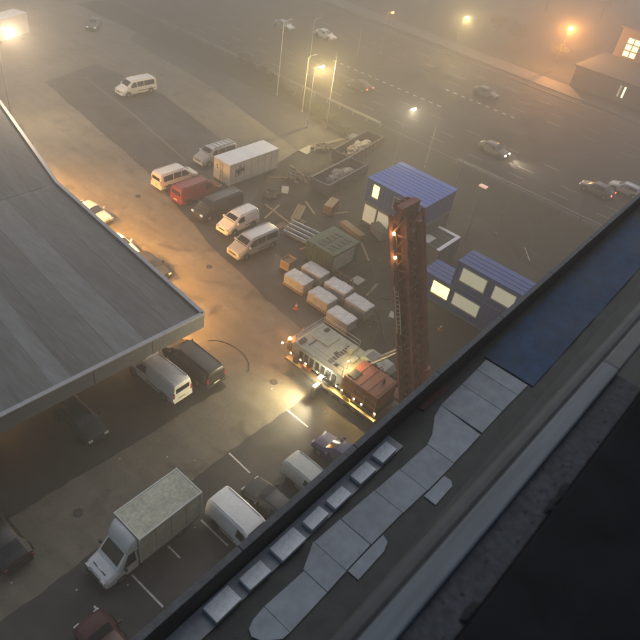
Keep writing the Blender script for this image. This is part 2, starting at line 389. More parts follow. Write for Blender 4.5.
van('silver minibus with a long side window row, nearest of the parked row', (37.45, 35.1, 0), PI-.02, m_silver, 5.4, 1.92, 1.93, True, group=G, bumper=m_silver)
van('pale van with roof bars behind the white container', (46.9, 51.3, 0), PI, m_silver, 5.3, 1.9, 1.9, True, True, group=G, bumper=m_white)
van('lone white van standing in the empty far parking strip', (51.0, 72.1, 0), PI-.03, m_white, 5.5, 1.95, 2.0, True, bumper=m_white)
van('white panel van under the canopy edge, rear doors to the camera', (19.75, 26.9, 0), PI/2+.03, m_white, 5.3, 1.85, 2.0, bumper=m_white)
van('black van at the canopy corner beside the white panel van', (22.55, 26.4, 0), PI/2, m_blk, 5.3, 1.9, 1.85, True)
car('black car in the shade under the canopy edge', (13.4, 27.2, 0), -PI/2, m_blk, 4.5)
car('dark car at the left edge of the forecourt', (5.4, 22.6, 0), PI/2, m_blk, 4.4)
van('white van with rounded roof backed up to the parapet', (15.65, 13.45, 0), -PI/2, m_white, 5.0, 1.92, 1.95, bumper=m_white)
car('charcoal car between the white van and the small off white van', (18.15, 13.4, 0), PI/2, m_dk, 4.4, 1.78, 1.45)
van('small off white van in the bay next to the navy car', (21.1, 12.75, 0), -PI/2, m_offwhite, 4.3, 1.72, 1.75, bumper=m_offwhite)
car('navy blue car half hidden behind the parapet near the drilling rig', (24.35, 12.9, 0), PI/2, m_blue, 4.3, 1.78, 1.5, True)
car('maroon car at the bottom left beside a white bay line', (6.2, 13.35, 0), PI/2, m_maroon, 4.2, 1.75, 1.45)
car('pale car by the canopy side with its front showing', (28.6, 48.6, 0), -PI/2+.15, m_silver, 4.2)
car('white car tucked against the canopy side', (27.35, 42.4, 0), -PI/2+.05, m_white, 3.9)
car('black car parked in front of the white car along the canopy', (27.6, 38.2, 0), -PI/2, m_blk, 4.1)
car('faint grey car far off beside the forecourt lamp', (61.5, 97.5, 0), -2.4, m_grey, 4.3, lit=DIMHEAD)
# traffic on the road
G = 'traffic on the wide road'
def hl(root, L=4.3):
    for s in (1, -1): lamp('headlight_beam', (L/2+.12, s*.55, .62), 1100, (1, .86, .6), root, 70, (1, 0, -.16), .08)
hl(car('grey car driving with bright headlights on the wide road', (80.7, 31.8, .02), -PI/2, m_grey, 4.4, lit=HEAD, group=G))
car('dark car with red tail lights near the glowing street lamp', (82.0, 57.0, .02), PI/2, m_dk, 4.3, tail_lit=True, group=G)
car('grey car at the right edge of the road view', (82.5, 17.2, .02), PI/2, m_grey, 4.4, lit=DIMHEAD, tail_lit=True, group=G)
car('silver car beside the grey car at the right edge', (86.3, 14.6, .02), PI/2, m_silver, 4.4, estate=True, group=G)
car('white car far up the road above the glowing lamp', (P(325, 38).x, P(325, 38).y, .02), -PI/2, m_white, 4.3, lit=DIMHEAD, group=G)
car('silver car far up the road left of the white car', (P(312, 33).x-3.5, P(312, 33).y+4, .02), -PI/2, m_silver, 4.3, group=G)
car('pale car alone on the far carriageway', (P(492, 104).x+2, P(492, 104).y+2.5, .02), -PI/2, m_grey, 4.3, group=G)

# box truck
def box_truck():
    L, W = 6.55, 2.02; w = W/2
    root = empty('box_truck', (11.05, 17.0, 0), PI, 'white box truck with a long pale cargo box, parked across the bays', 'truck')
    H2 = 2.25
    sts = [(0, .38, .62, .80, w*.80, w*.72), (.08, .32, .72, .98, w*.93, w*.84), (.32, .30, .86, 1.10, w*.99, w*.9), (.78, .30, 1.02, 1.24, w, w*.9), (1.0, .30, 1.15, 1.52, w, w*.87), (1.52, .30, 1.15, H2-.1, w, w*.84), (1.8, .30, 1.15, H2, w, w*.84), (2.15, .3, 1.15, H2, w, w*.84)]
    loft(sts, L).build('cab', m_white, root, 42, .03)
    top_glass(root, sts, L, .96, 1.50, 'windscreen')
    side_glass(root, sts, L, [((1.14, .06), (1.62, .85), (2.02, .85), (2.02, .06))])
    # wind deflector rising from the cab roof to the box
    rows = []
    for u, z, ww in ((1.52, H2-.08, w*.80), (1.62, H2+.22, w*.84), (1.82, H2+.6, w*.9), (2.1, H2+.84, w*.97), (2.18, H2+.84, w*.97)):
        x = L/2-u; rows.append([(x, -ww, H2-.12), (x, -ww, z-.12), (x, -ww*.86, z), (x, 0, z+.03), (x, ww*.86, z), (x, ww, z-.12), (x, ww, H2-.12)])
    vs = [p for r in rows for p in r]; k = 7
    MB().add(vs, [(i*k+j, i*k+j+1, i*k+k+j+1, i*k+k+j) for i in range(4) for j in range(6)]+[tuple(range(k)), tuple(range(4*k, 5*k))]).build('wind_deflector', m_white, root, 50)
    m_boxroof = mat('box_roof', (.52, .52, .39), .65, 0, .3, .9, scale2=5); m_boxside = mat('box_side', (.58, .56, .42), .55, 0, .2, .8, scale2=6)
    bx0, bx1, bw, z0, z1 = -L/2, L/2-2.24, 1.12, .82, 3.2
    MB().box(bx0+.02, bx1-.02, -bw+.02, bw-.02, z0+.02, z1-.02).build('cargo_box', m_boxside, root)
    MB().box(bx0+.06, bx1-.06, -bw+.06, bw-.06, z1-.02, z1+.01).build('box_roof', m_boxroof, root)
    for s in (1, -1):
        MB().box(bx0, bx1, s*bw-.05, s*bw+.05, z1-.07, z1+.03, .02).build('roof_rail', m_offwhite, root)
        MB().box(bx0, bx1, s*bw-.04, s*bw+.04, z0-.06, z0+.08, .015).build('floor_rail', m_steel, root)
        for x in (bx0, bx1): MB().box(x-.05, x+.05, s*bw-.055, s*bw+.055, z0-.04, z1+.02, .02).build('corner_post', m_offwhite, root)
        for k2 in range(1, 4): MB().box(bx0+k2*1.08-.012, bx0+k2*1.08+.012, s*(bw-.015)-.01, s*(bw-.015)+.01, z0+.08, z1-.07).build('panel_joint', m_steel, root)
        MB().box(bx0+.9, bx0+2.9, s*.96-.03, s*.96+.03, .42, .72).build('side_guard', m_steel, root)
    for x in (bx0, bx1): MB().box(x-.045, x+.045, -bw, bw, z1-.06, z1+.032, .02).build('roof_end_rail', m_offwhite, root)
    for s in (1, -1): MB().box(bx0-.03, bx0+.01, s*.54-.5, s*.54+.5, z0+.1, z1-.12, .01).build('rear_door', m_offwhite, root)
    MB().box(-L/2+.1, L/2-2.0, -.4, .4, .5, .8).build('chassis', m_black, root)
    MB().box(L/2-.22, L/2+.06, -w*.85, w*.85, .34, .62, .05).build('front_bumper', m_black, root)
    MB().box(L/2-.36, L/2-.30, -w*.55, w*.55, 1.085, 1.125).build('bonnet_vent', m_black, root)
    MB().box(L/2-.09, L/2+.03, -w*.42, w*.42, .68, .84, .02).build('grille', m_black, root)
    MB().box(-L/2-.05, -L/2+.05, -.9, .9, .42, .58, .02).build('rear_bumper', m_black, root)
    wheels(root, L, 1.98, L/2-1.0, -L/2+1.45, .36); lights(root, L, W, .86, .7, hw=.17, hh=.12, ins=.30, tall=.25); mirrors(root, L, 1.2, W+.1, 1.4, m_black)
    for s in (-.35, .3): MB().bar((L/2-.98, s, 1.51), (L/2-1.15, s+.45, 1.71), .025).build('wiper', m_black, root)
box_truck()
def far_truck():
    root = empty('box_truck', (46.6, 97.2, 0), R(200), 'hazy white box truck by the orange lamp at the top left corner', 'truck')
    MB().box(-3.2, 2.2, -1.2, 1.2, .7, 3.6, .05).build('cargo_box', m_white, root)
    MB().box(2.25, 3.9, -1.05, 1.05, .5, 2.3, .25).build('cab', m_white, root)
    MB().box(3.6, 3.92, -.9, .9, 1.35, 2.05, .05).build('windscreen', m_glass, root)
    for x in (2.9, -1.9):
        for s in (1, -1): MB().cyl((x, s*.75, .42), (x, s*1.08, .42), .42, .42, 14).build('wheel', m_tyre, root)
far_truck()

# ------------------------------------------------------------------ canopy hall on the left
WARM = (1, .47, .12)
def canopy():
    root = empty('canopy_hall', (22.7, 25.7, 0), 0, 'flat roofed grey canopy with a pale metal rim, at the left over the parked vans', 'canopy')
    O = Vector((22.7, 25.7))
    felt = mat('roof_felt', (.15, .152, .145), .8, 0, .28, .5, .25, 8, scale2=3, objvar=.12, stretch=(1.6, .22, 1))
    felt2 = mat('pale_roof_felt', (.20, .208, .205), .75, 0, .25, .5, .2, 8, scale2=3, objvar=.05, stretch=(1.6, .25, 1))
    fasc = mat('fascia_metal', (.125, .13, .145), .5, .1, .15, 1, scale2=4); rim = mat('rim_metal_pale', (.34, .35, .36), .5, .2, .15, 2, scale2=8)
    A = (22.7, 25.5); Bp = (24.5, 46.8); C = (28.7, 64.0); D = (31.5, 76)
    Z = 5.85
    slab = [(A[0]-.1, A[1]+.1), (Bp[0]-.1, Bp[1]), (C[0]-.1, C[1]), (D[0], D[1]), (-12, D[1]), (-12, A[1]+.5)]
    def loc(poly): return [(x-O.x, y-O.y) for x, y in poly]
    MB().prism(loc(slab), 4.75, Z-.02).build('deck', fasc, root)
    # felt sheets, front section then rear section
    w = 1.08; k = 0; x = A[0]-.22
    while x > -11.5:
        x1 = x-w; zz = Z+.004+(k % 2)*.012
        sh = (Bp[0]-A[0])/(Bp[1]-A[1]); sh2 = (C[0]-Bp[0])/(C[1]-Bp[1])
        ybot = 25.75+(A[0]-x)*.028
        q = [(x1-.05, ybot+w*.028), (x, ybot), (x+sh*21, 46.7), (x1-.05+sh*21, 46.7)]
        MB().prism(loc(q), Z-.01, zz).build('roof_felt_sheet', felt2 if k in (4, 5, 9) else felt, root)
        q = [(x1-.05+sh*21, 46.9), (x+sh*21, 46.9), (x+sh*21+sh2*17.1+2.7, 75.8), (x1-.05+sh*21+sh2*17.1+2.7, 75.8)]
        MB().prism(loc(q), Z-.012, zz-.01).build('roof_felt_sheet', felt, root)
        x = x1; k += 1
    # rim and fascia follow the edge
    edge = [(-12, 26.45), A, Bp, C, D]
    for a, b in zip(edge[:-1], edge[1:]):
        a3 = (a[0]-O.x, a[1]-O.y, 0); b3 = (b[0]-O.x, b[1]-O.y, 0)
        MB().bar((a3[0], a3[1], 6.02), (b3[0], b3[1], 6.02), .30, .09).build('rim_capping', rim, root)
        MB().bar((a3[0], a3[1], 5.35), (b3[0], b3[1], 5.35), .16, 1.24).build('fascia', fasc, root)
    n = 9
    for i in range(n):
        t = i/(n-1); a, b = edge[0], edge[1]; px_, py_ = a[0]+(b[0]-a[0])*t-O.x, a[1]+(b[1]-a[1])*t-O.y
        if 0 < i < n-1: MB().box(px_-.015, px_+.015, py_-.10, py_-.06, 4.74, 5.96).build('fascia_joint', m_black, root)
    for px_, py_ in ((21.3, 30.5), (22.6, 44), (25.5, 58), (9, 32), (-4, 32), (10, 46), (0, 60)):
        MB().box(px_-O.x-.2, px_-O.x+.2, py_-O.y-.2, py_-O.y+.2, 0, 4.75, .03).build('column', mat('column_grey', (.2, .2, .19), .6), root)
    # back wall of the hall, deep under the canopy
    MB().box(-12-O.x, 17-O.x, 44-O.y, 44.3-O.y, 0, 4.75).build('back_wall', mat('hall_wall', (.28, .24, .19), .7), root)
    # eave lamps lighting the lane, soffit lamps under the canopy
    bulb = emitm('sodium_bulb', (1, .55, .18), 25)
    for lx, ly, e in ((23.4, 30.0, 3600), (23.9, 34.0, 6500), (24.2, 38.0, 8200), (24.5, 42.0, 8600), (24.8, 46.0, 8000), (25.8, 51.0, 6500), (27.4, 57.0, 4000)):
        h = MB().box(lx-O.x, lx-O.x+.45, ly-O.y-.16, ly-O.y+.16, 4.45, 4.70, .03).build('eave_lamp', m_black, root)
        MB().box(lx-O.x+.05, lx-O.x+.40, ly-O.y-.12, ly-O.y+.12, 4.42, 4.449).build('lens', bulb, h)
        lamp('eave_light', (lx-O.x+.3, ly-O.y, 4.38), e, WARM, root, 140, (.62, -.05, -1), .2, 1.0)
    for lx, ly, e in ((20.3, 34.5, 500), (9.5, 33.5, 400), (15, 38, 300), (3.0, 30.5, 600)):
        h = MB().cyl((lx-O.x, ly-O.y, 4.66), (lx-O.x, ly-O.y, 4.74), .22, .22, 14).build('soffit_lamp', m_black, root)
        MB().cyl((lx-O.x, ly-O.y, 4.63), (lx-O.x, ly-O.y, 4.659), .17, .17, 14).build('lens', bulb, h)
        lamp('soffit_light', (lx-O.x, ly-O.y, 4.55), e, WARM, root, 150, (0, 0, -1), .15)
canopy()

# ------------------------------------------------------------------ the building we look out of
def host():
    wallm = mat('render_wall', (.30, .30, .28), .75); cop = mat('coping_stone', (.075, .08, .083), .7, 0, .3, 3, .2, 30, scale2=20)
    memb = mat('roof_membrane', (.046, .048, .044), .8, 0, .3, .8, .2, 45, scale2=5)
    root = empty('lower_wing', (0, 0, 0), 0, 'roof terrace of the lower wing under the window, with slabs and dark parapet', 'building')
    MB().box(-12, 42, -14, 2.12, 0, 28.7).build('wall', wallm, root)
    MB().box(-12, 42, -.3, 2.039, 28.7, 29.0).build('roof_deck', memb, root)
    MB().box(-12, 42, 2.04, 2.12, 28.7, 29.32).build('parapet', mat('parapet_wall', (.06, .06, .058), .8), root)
    x = -12
    while x < 41:
        MB().box(x+.004, x+1.796, 2.045, 2.125, 29.322, 29.36, .008).build('coping_stone', cop, root); x += 1.8
    MB().box(-12, 4.9, 1.80, 2.03, 29.002, 29.03).build('gutter_strip', mat('gutter_zinc', (.20, .225, .245), .6, 0, .2, 2, scale2=12), root)
    MB().box(-12, 42, -.3, .95, 29.002, 29.05, .008).build('inner_upstand', mat('upstand_felt', (.055, .058, .054), .8, 0, .25, .9, .12, 45, scale2=5, stretch=(.4, 2, 1)), root)
    MB().box(-12, 42, .40, .62, 29.052, 29.09, .01).build('felt_ridge', mat('upstand_felt_dark', (.042, .043, .041), .8), root)
    slabm = mat('pale_slab', (.225, .255, .28), .7, 0, .2, 1.6, .06, 60, scale2=7, objvar=.06)
    S = [[(2.02, 1.50), (2.06, 1.40), (2.2, 1.28), (2.29, 1.27), (2.29, 1.615), (2.14, 1.60), (2.05, 1.57)], [(2.30, 1.27), (2.83, 1.27), (2.83, 1.585), (2.30, 1.615)],
         [(2.842, 1.27), (3.14, 1.275), (3.14, 1.735), (2.842, 1.60)], [(3.152, 1.28), (3.555, 1.28), (3.555, 1.705), (3.152, 1.725)],
         [(3.567, 1.275), (4.125, 1.26), (4.125, 1.665), (3.567, 1.70)], [(4.137, 1.255), (4.585, 1.23), (4.585, 1.635), (4.137, 1.66)],
         [(4.597, 1.225), (5.16, 1.21), (5.16, 1.605), (4.597, 1.63)], [(5.172, 1.215), (5.50, 1.21), (5.82, 1.21), (5.86, 1.85), (5.62, 1.80), (5.36, 1.66), (5.172, 1.61)],
         [(5.872, 1.21), (6.42, 1.21), (6.42, 1.86), (5.872, 1.855)], [(6.432, 1.21), (6.86, 1.20), (6.86, 1.87), (6.432, 1.862)], [(6.872, 1.20), (7.16, 1.19), (7.16, 1.88), (6.872, 1.87)],
         [(3.16, 1.13), (3.60, 1.13), (3.72, 1.17), (3.75, 1.255), (3.60, 1.262), (3.16, 1.268)], [(4.50, 1.05), (4.86, 1.05), (4.92, 1.10), (4.92, 1.20), (4.50, 1.215)]]
    for q in S:
        cxm = sum(v[0] for v in q)/len(q); q = [(x+(.0035 if x > cxm else -.0035), y) for x, y in q]
        MB().prism(q, 29.002, 29.014+random.uniform(0, .004)).build('paving_slab', slabm, root, None, .004)
    # window wall below the glass
    MB().box(-12, 42, -.62, -.30, 28.7, 33.2).build('window_wall', mat('upper_wall', (.10, .10, .10), .8), root)
    blk = mat('pale_block', (.60, .64, .66), .7, 0, .15, 4, .2, 40, scale2=20, objvar=.08)
    G = 'pale blocks lying in a row along the gutter'
    spots = [((204, 609), (218, 622), (240, 597), (227, 586)), ((240, 578), (250, 590), (271, 571), (260, 560)), ((271, 547), (281, 559), (305, 540), (295, 528)),
             ((304, 519), (311, 530), (328, 514), (320, 507)), ((327, 499), (334, 508), (351, 494), (343, 487)), ((351, 475), (361, 484), (376, 469), (366, 461)), ((372, 454), (382, 462), (397, 449), (387, 442)), ]
    words = ['first from the bottom edge', 'second from the bottom edge', 'third from the bottom edge', 'fourth from the bottom edge', 'fifth from the bottom edge', 'sixth from the bottom edge', 'farthest from the bottom edge']
    for q, wd in zip(spots, words):
        pts = [P(*p, 29.09) for p in q]; c = sum(pts, Vector())/4
        ox = max(p.x for p in pts)-min(p.x for p in pts); oy = max(p.y for p in pts)-min(p.y for p in pts)
        cx, cy = c.x, min(c.y, 2.0-oy/2)
        b = MB().box(-ox/2, ox/2, -oy/2, oy/2, .0, .055, .006).build('concrete_block', blk)
        b.location = (cx, cy, 29.0335 if cy+oy/2 > 1.795 else 29.004); b.rotation_euler.z = random.uniform(-.03, .03)
        tag(b, 'pale concrete block on the terrace gutter, ' + wd, 'block', G)
    # blue sheet, sagging a little
    mb = MB(); nx, ny = 40, 8; vs = []
    for i in range(nx+1):
        for j in range(ny+1):
            X = 7.2+6.6*i/nx; Y = 1.13+.80*j/ny
            vs.append((X, Y, 29.012+.012*math.sin(X*3.1+Y*5)+.010*math.sin(X*7.3-Y*9)+.01))
    fs = [(i*(ny+1)+j, (i+1)*(ny+1)+j, (i+1)*(ny+1)+j+1, i*(ny+1)+j+1) for i in range(nx) for j in range(ny)]
    o = mb.add(vs, fs).build('tarpaulin', mat('blue_tarp', (.016, .048, .105), .8, 0, .35, 1.2, .2, 20, scale2=5), None, 60)
    so = o.modifiers.new('solid', 'SOLIDIFY'); so.thickness = .004; so.offset = 1
    tag(o, 'blue tarpaulin spread on the terrace beside the pale slabs', 'tarpaulin')
    p = P(432, 393, 29.02)
    o = MB().prism([(p.x-.35, p.y-.10), (p.x+.25, p.y-.12), (p.x+.32, p.y+.06), (p.x-.1, p.y+.12), (p.x-.38, p.y+.06)], 29.003, 29.02).build('steel_plate', mat('rusty_plate', (.10, .045, .035), .8, 0, .4, 5, .2, 30))
    tag(o, 'small rusty plate on the terrace beside the pale slabs', 'plate')
    # the window itself
    win = empty('window_frame', (0, 0, 33.2), -.028, 'dark window frame with dirty track and pale outer sill at bottom right', 'window')
    alu = mat('sill_aluminium', (.085, .10, .11), .55, .2, .34, 1.6, .05, 60, scale2=9, stretch=(.25, 3, 1)); dirt = mat('dirty_track', (.05, .054, .058), .85, 0, .5, 9, .25, 90, col2=(.022, .024, .026), scale2=40)
    blackm = mat('inner_frame_black', (.009, .0095, .0095), .9, 0, .7, 5, spec=.15)
    MB().box(-3, 2.02, .139, .20, .36, .395, .006).build('outer_sill', alu, win)
    MB().box(2.024, 6, .139, .20, .358, .392, .006).build('outer_sill', mat('sill_aluminium_dark', (.05, .054, .05), .5, .3, .2, 6, scale2=22), win)
    MB().box(-3, 6, .20, .255, .20, .34, .02).build('sill_nose', mat('sill_nose_grey', (.04, .043, .043), .6, .2, .25, 5, scale2=20), win)
    MB().box(-3, 2.02, .045, .139, .30, .372, .004).build('track', dirt, win)
    MB().box(-3, 6, -.9, .043, .0, .385, .01).build('inner_board', blackm, win)
    MB().box(2.03, 2.16, -.10, .05, .30, 2.2, .008).build('side_jamb', blackm, win)
    for k in range(46):
        x = random.uniform(.55, 1.9); y = random.uniform(.055, .13); r = random.choice((.0015, .002, .003, .004))
        MB().ball((x, y, .372+r*.4), r, 6, 4, (1.5, 1, .6), .3).build('dirt_crumb', mat('dirt_crumb_grey', (.03, .03, .028), .9, 0, .6, 90, objvar=.7), win)
    for (px_, py_, L_) in ((562, 492, .035), (470, 612, .045), (552, 505, .03)):
        p = P(px_, py_, 33.575)
        MB().ball((p.x, p.y+.028*p.x, .376), .014, 10, 7, (2.6, .8, .5), .35).build('dirt_clump', mat('dirt_black', (.005, .005, .005), .9), win)
host()

# ------------------------------------------------------------------ white container and skips
def container():
    root = empty('storage_container', (47.7, 46.85, 0), 0, 'white flat roofed storage container with black graffiti on its side', 'container')
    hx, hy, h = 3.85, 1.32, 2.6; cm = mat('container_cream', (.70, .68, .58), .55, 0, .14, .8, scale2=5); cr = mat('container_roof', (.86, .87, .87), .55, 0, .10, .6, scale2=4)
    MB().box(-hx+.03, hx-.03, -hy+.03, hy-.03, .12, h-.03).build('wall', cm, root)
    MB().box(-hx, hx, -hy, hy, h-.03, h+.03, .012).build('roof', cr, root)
    for sx in (1, -1):
        for sy in (1, -1): MB().box(sx*(hx-.06)-.06, sx*(hx-.06)+.06, sy*(hy-.06)-.06, sy*(hy-.06)+.06, 0, h-.03, .01).build('corner_post', cm, root)
    for sy in (1, -1): MB().box(-hx+.12, hx-.12, sy*(hy-.04)-.04, sy*(hy-.04)+.04, .02, .16).build('base_rail', m_steel, root)
    for s in (-.63, .63): MB().box(-hx-.0, -hx+.04, s-.6, s+.6, .2, h-.12, .01).build('end_door', cm, root)
    for s in (-.2, .2): MB().cyl((-hx-.03, s, .25), (-hx-.03, s, h-.15), .02, .02, 8).build('lock_rod', m_steel, root)
    for i in range(1, 7): MB().box(-hx+i*1.1-.015, -hx+i*1.1+.015, -hy+.012, -hy+.04, .2, h-.1).build('panel_joint', mat('joint_grey', (.4, .39, .33), .6), root)
    gm = mat('spray_black', (.03, .03, .03), .7)
    def stroke(pts, w=.13):
        mb = MB()
        for (a, b), (c, d) in zip(pts[:-1], pts[1:]): mb.bar((a, -hy+.008, b), (c, -hy+.008, d), w, .012, (0, 1, 0))
        mb.build('graffiti', gm, root)
    x0 = -hx+.9
    for pts in ([(0, 1.1), (.05, 2.0)], [(.05, 1.9), (.28, 1.45), (.42, 1.95)], [(.42, 1.95), (.45, 1.05)], [(.62, 2.35), (.64, 1.2)], [(.42, 1.6), (.85, 1.75)], [(.85, 1.15), (.88, 2.05)], [(.88, 1.95), (1.12, 1.5), (1.3, 2.1)], [(1.3, 2.1), (1.32, 1.2)]):
        stroke([(x0+a, b-.1) for a, b in pts])
    for pts in ([(.15, 1.9), (.3, 1.45)], [(.3, 1.9), (.2, 1.5), (.5, 1.55)]):
        mb = MB()
        for (a, b), (c, d) in zip(pts[:-1], pts[1:]): mb.bar((-hx-.004, .35+.6-a, b), (-hx-.004, .35+.6-c, d), .08, .012, (1, 0, 0))
        mb.build('graffiti', gm, root)
container()
def rubble(cx, cy, sx, sy, z, n, col, rs=(.12, .34)):
    mb = MB()
    for k in range(n):
        x = random.gauss(0, sx*.36); y = random.gauss(0, sy*.36)
        if abs(x) > sx or abs(y) > sy: continue
        hh = z*max(.1, 1-(x/sx)**2*.8)*random.uniform(.6, 1)
        mb.ball((x, y, hh), random.uniform(*rs), 6, 4, (random.uniform(.6, 1.6), random.uniform(.6, 1.4), random.uniform(.4, .9)), .25)
    return mb
def skip(label, p0, ang, L, W, h, col, rub, rlabel):
    root = empty('skip', p0, ang, label, 'skip', 'rubble skips on the building site'); t = .07
    m = mat('skip_'+label[:10].replace(' ', '_'), col, .6, .1, .35, 1.5, scale2=7)
    MB().box(-L/2, L/2, -W/2, W/2, .12, .24).build('floor', m, root)
    for s in (1, -1):
        MB().box(-L/2, L/2, s*(W/2)-t, s*(W/2)+t, .24, h).build('side_wall', m, root)
        MB().box(s*(L/2)-t, s*(L/2)+t, -W/2+t, W/2-t, .242, h-.03).build('end_wall', m, root)
        MB().box(-L/2-.1, L/2+.1, s*(W/2)-.11, s*(W/2)+.11, h, h+.1, .02).build('top_rail', m, root)
        n = int(L/.9)
        for k in range(n+1): MB().box(-L/2+k*L/n-.05, -L/2+k*L/n+.05, s*(W/2+t+.04)-.04, s*(W/2+t+.04)+.04, .15, h-.001).build('rib', m, root)
        MB().box(-L/2+.2, L/2-.2, s*.6-.08, s*.6+.08, 0, .12).build('skid', m, root)
    rb = rubble(0, 0, L*.42, W*.36, h*.75, 130, rub).build('rubble', mat('rubble_'+rlabel[:6].replace(' ', '_'), rub, .85, 0, .35, 4, objvar=.1))
    rb.location = (p0[0], p0[1], .30); rb.rotation_euler.z = ang
    tag(rb, rlabel, 'rubble', kind='stuff')
skip('navy blue open skip beside the blue roofed cabins', (55.4, 39.0, 0), R(5), 8.0, 2.5, 1.5, (.018, .030, .085), (.30, .29, .28), 'pale rubble heaped in the navy skip')
skip('rust brown open skip behind the navy skip', (63.6, 42.6, 0), R(8), 8.6, 2.5, 1.4, (.060, .042, .03), (.36, .30, .24), 'broken concrete heaped in the rust brown skip')

# ------------------------------------------------------------------ site cabins
m_cabblue = mat('cabin_blue', (.008, .08, .32), .55, 0, .25, 1.2, scale2=6); m_roofblue = mat('roof_blue', (.006, .12, .55), .5, 0, .18, .8, scale2=5)
m_cabgrey = mat('cabin_grey', (.16, .165, .16), .6, 0, .25, 1, scale2=5); m_shutterglow = mat('glowing_shutter', (.62, .62, .50), .6, 0, .08, 2, emit=(1, .96, .66), estr=.22)  # shutters get a faint glow of their own to brighten the panes
m_litwin = emitm('lit_window', (1, .78, .22), 3.2)
def cabin(label, x0, x1, y0, y1, z0, z1, wallm, roofm, wins=(), over=.08, trim=None):
    root = empty('site_cabin', ((x0+x1)/2, (y0+y1)/2, z0), 0, label, 'cabin', 'site cabins'); hx, hy, h = (x1-x0)/2, (y1-y0)/2, z1-z0
    MB().box(-hx+.05, hx-.05, -hy+.05, hy-.05, .06, h-.1).build('wall', wallm, root)
    MB().box(-hx-over, hx+over, -hy-over, hy+over, h-.1, h, .02).build('roof', roofm, root)
    MB().box(-hx, hx, -hy, hy, 0.001, .06).build('floor_frame', m_steel if trim is None else trim, root)
    for sx in (1, -1):
        for sy in (1, -1): MB().box(sx*hx-.07, sx*hx+.07, sy*hy-.07, sy*hy+.07, .061, h-.101, .01).build('corner_post', wallm, root)
    n = int(hy*2/.5)
    for k in range(1, n):
        y = -hy+k*hy*2/n
        if not any(abs(y+(y0+y1)/2-w[0]) < w[2]/2+.12 for w in wins): MB().box(-hx-.002, -hx+.05, y-.05, y+.05, .07, h-.11).build('wall_rib', wallm, root)
    n = int(hx*2/.6)
    for k in range(1, n):
        x = -hx+k*hx*2/n
        MB().box(x-.05, x+.05, -hy-.002, -hy+.05, .07, h-.11).build('wall_rib', wallm, root)
        MB().box(x-.04, x+.04, -hy-over+.03, hy+over-.03, h, h+.035).build('roof_seam', roofm, root)
    for (yc, zc, w, hh, pm) in wins:
        yc -= (y0+y1)/2; zc -= z0
        f = MB().box(-hx-.03, -hx+.04, yc-w/2-.07, yc+w/2+.07, zc-hh/2-.07, zc+hh/2+.07, .01).build('window', m_offwhite if pm is not m_litwin else m_steel, root)
        MB().box(-hx-.045, -hx-.031, yc-w/2, yc+w/2, zc-hh/2, zc+hh/2).build('pane', pm, f)
        for k in (1, 2):
            if w > 1 and pm is not m_shutterglow: MB().box(-hx-.06, -hx-.046, yc-w/2+k*w/3-.02, yc-w/2+k*w/3+.02, zc-hh/2, zc+hh/2).build('glazing_bar', m_steel, f)
        MB().box(-hx-.09, -hx-.02, yc-w/2-.1, yc+w/2+.1, zc-hh/2-.13, zc-hh/2-.075).build('sill', m_steel, f)
    return root
cabin('grey lower cabin with big pale panels, under the blue roof', 50.4, 56.3, 24.7, 31.7, 0.009, 2.66, m_cabgrey, m_cabgrey, [(30.8, 1.45, 1.5, 1.9, m_shutterglow), (29.0, 1.4, 1.5, 1.9, m_shutterglow), (26.5, 1.4, 1.5, 1.7, m_glass)])
cabin('upper cabin with bright blue roof and small lit window', 50.4, 56.3, 24.7, 31.7, 2.70, 5.45, m_cabblue, m_roofblue, [(30.6, 4.3, .75, 1.35, m_litwin), (27.6, 4.2, 1.3, 1.1, m_glass)], .18)
cabin('lower blue cabin with one yellow lit window behind the mast', 45.0, 47.5, 12.6, 20.4, .009, 2.72, m_cabblue, m_cabblue, [(18.25, 1.6, 1.75, 1.25, m_litwin), (15.5, 1.6, 2.6, 1.25, m_shutterglow)])
cabin('upper blue cabin with two wide pale windows, shifted along the stack', 45.0, 47.5, 9.4, 17.4, 2.76, 5.45, m_cabblue, m_cabblue, [(15.6, 4.3, 2.4, 1.3, m_shutterglow), (12.55, 4.3, 2.0, 1.3, m_shutterglow)])
c3 = cabin('small dark roofed hut edged with broad white trim beside the mast', 48.9, 52.9, 21.2, 23.7, .009, 2.65, m_cabgrey, mat('hut_roof', (.06, .06, .055), .8), [], .05)
MB().box(1.62, 2.06, -1.3, 1.3, 2.642, 2.72, .01).build('roof_trim', m_white, c3); MB().box(-2.04, 1.615, -1.31, -.92, 2.642, 2.722, .01).build('roof_trim', m_white, c3)
MB().box(-1.9, -.5, .1, 1.1, 2.65, 2.85, .03).build('roof_unit', m_steel, c3)

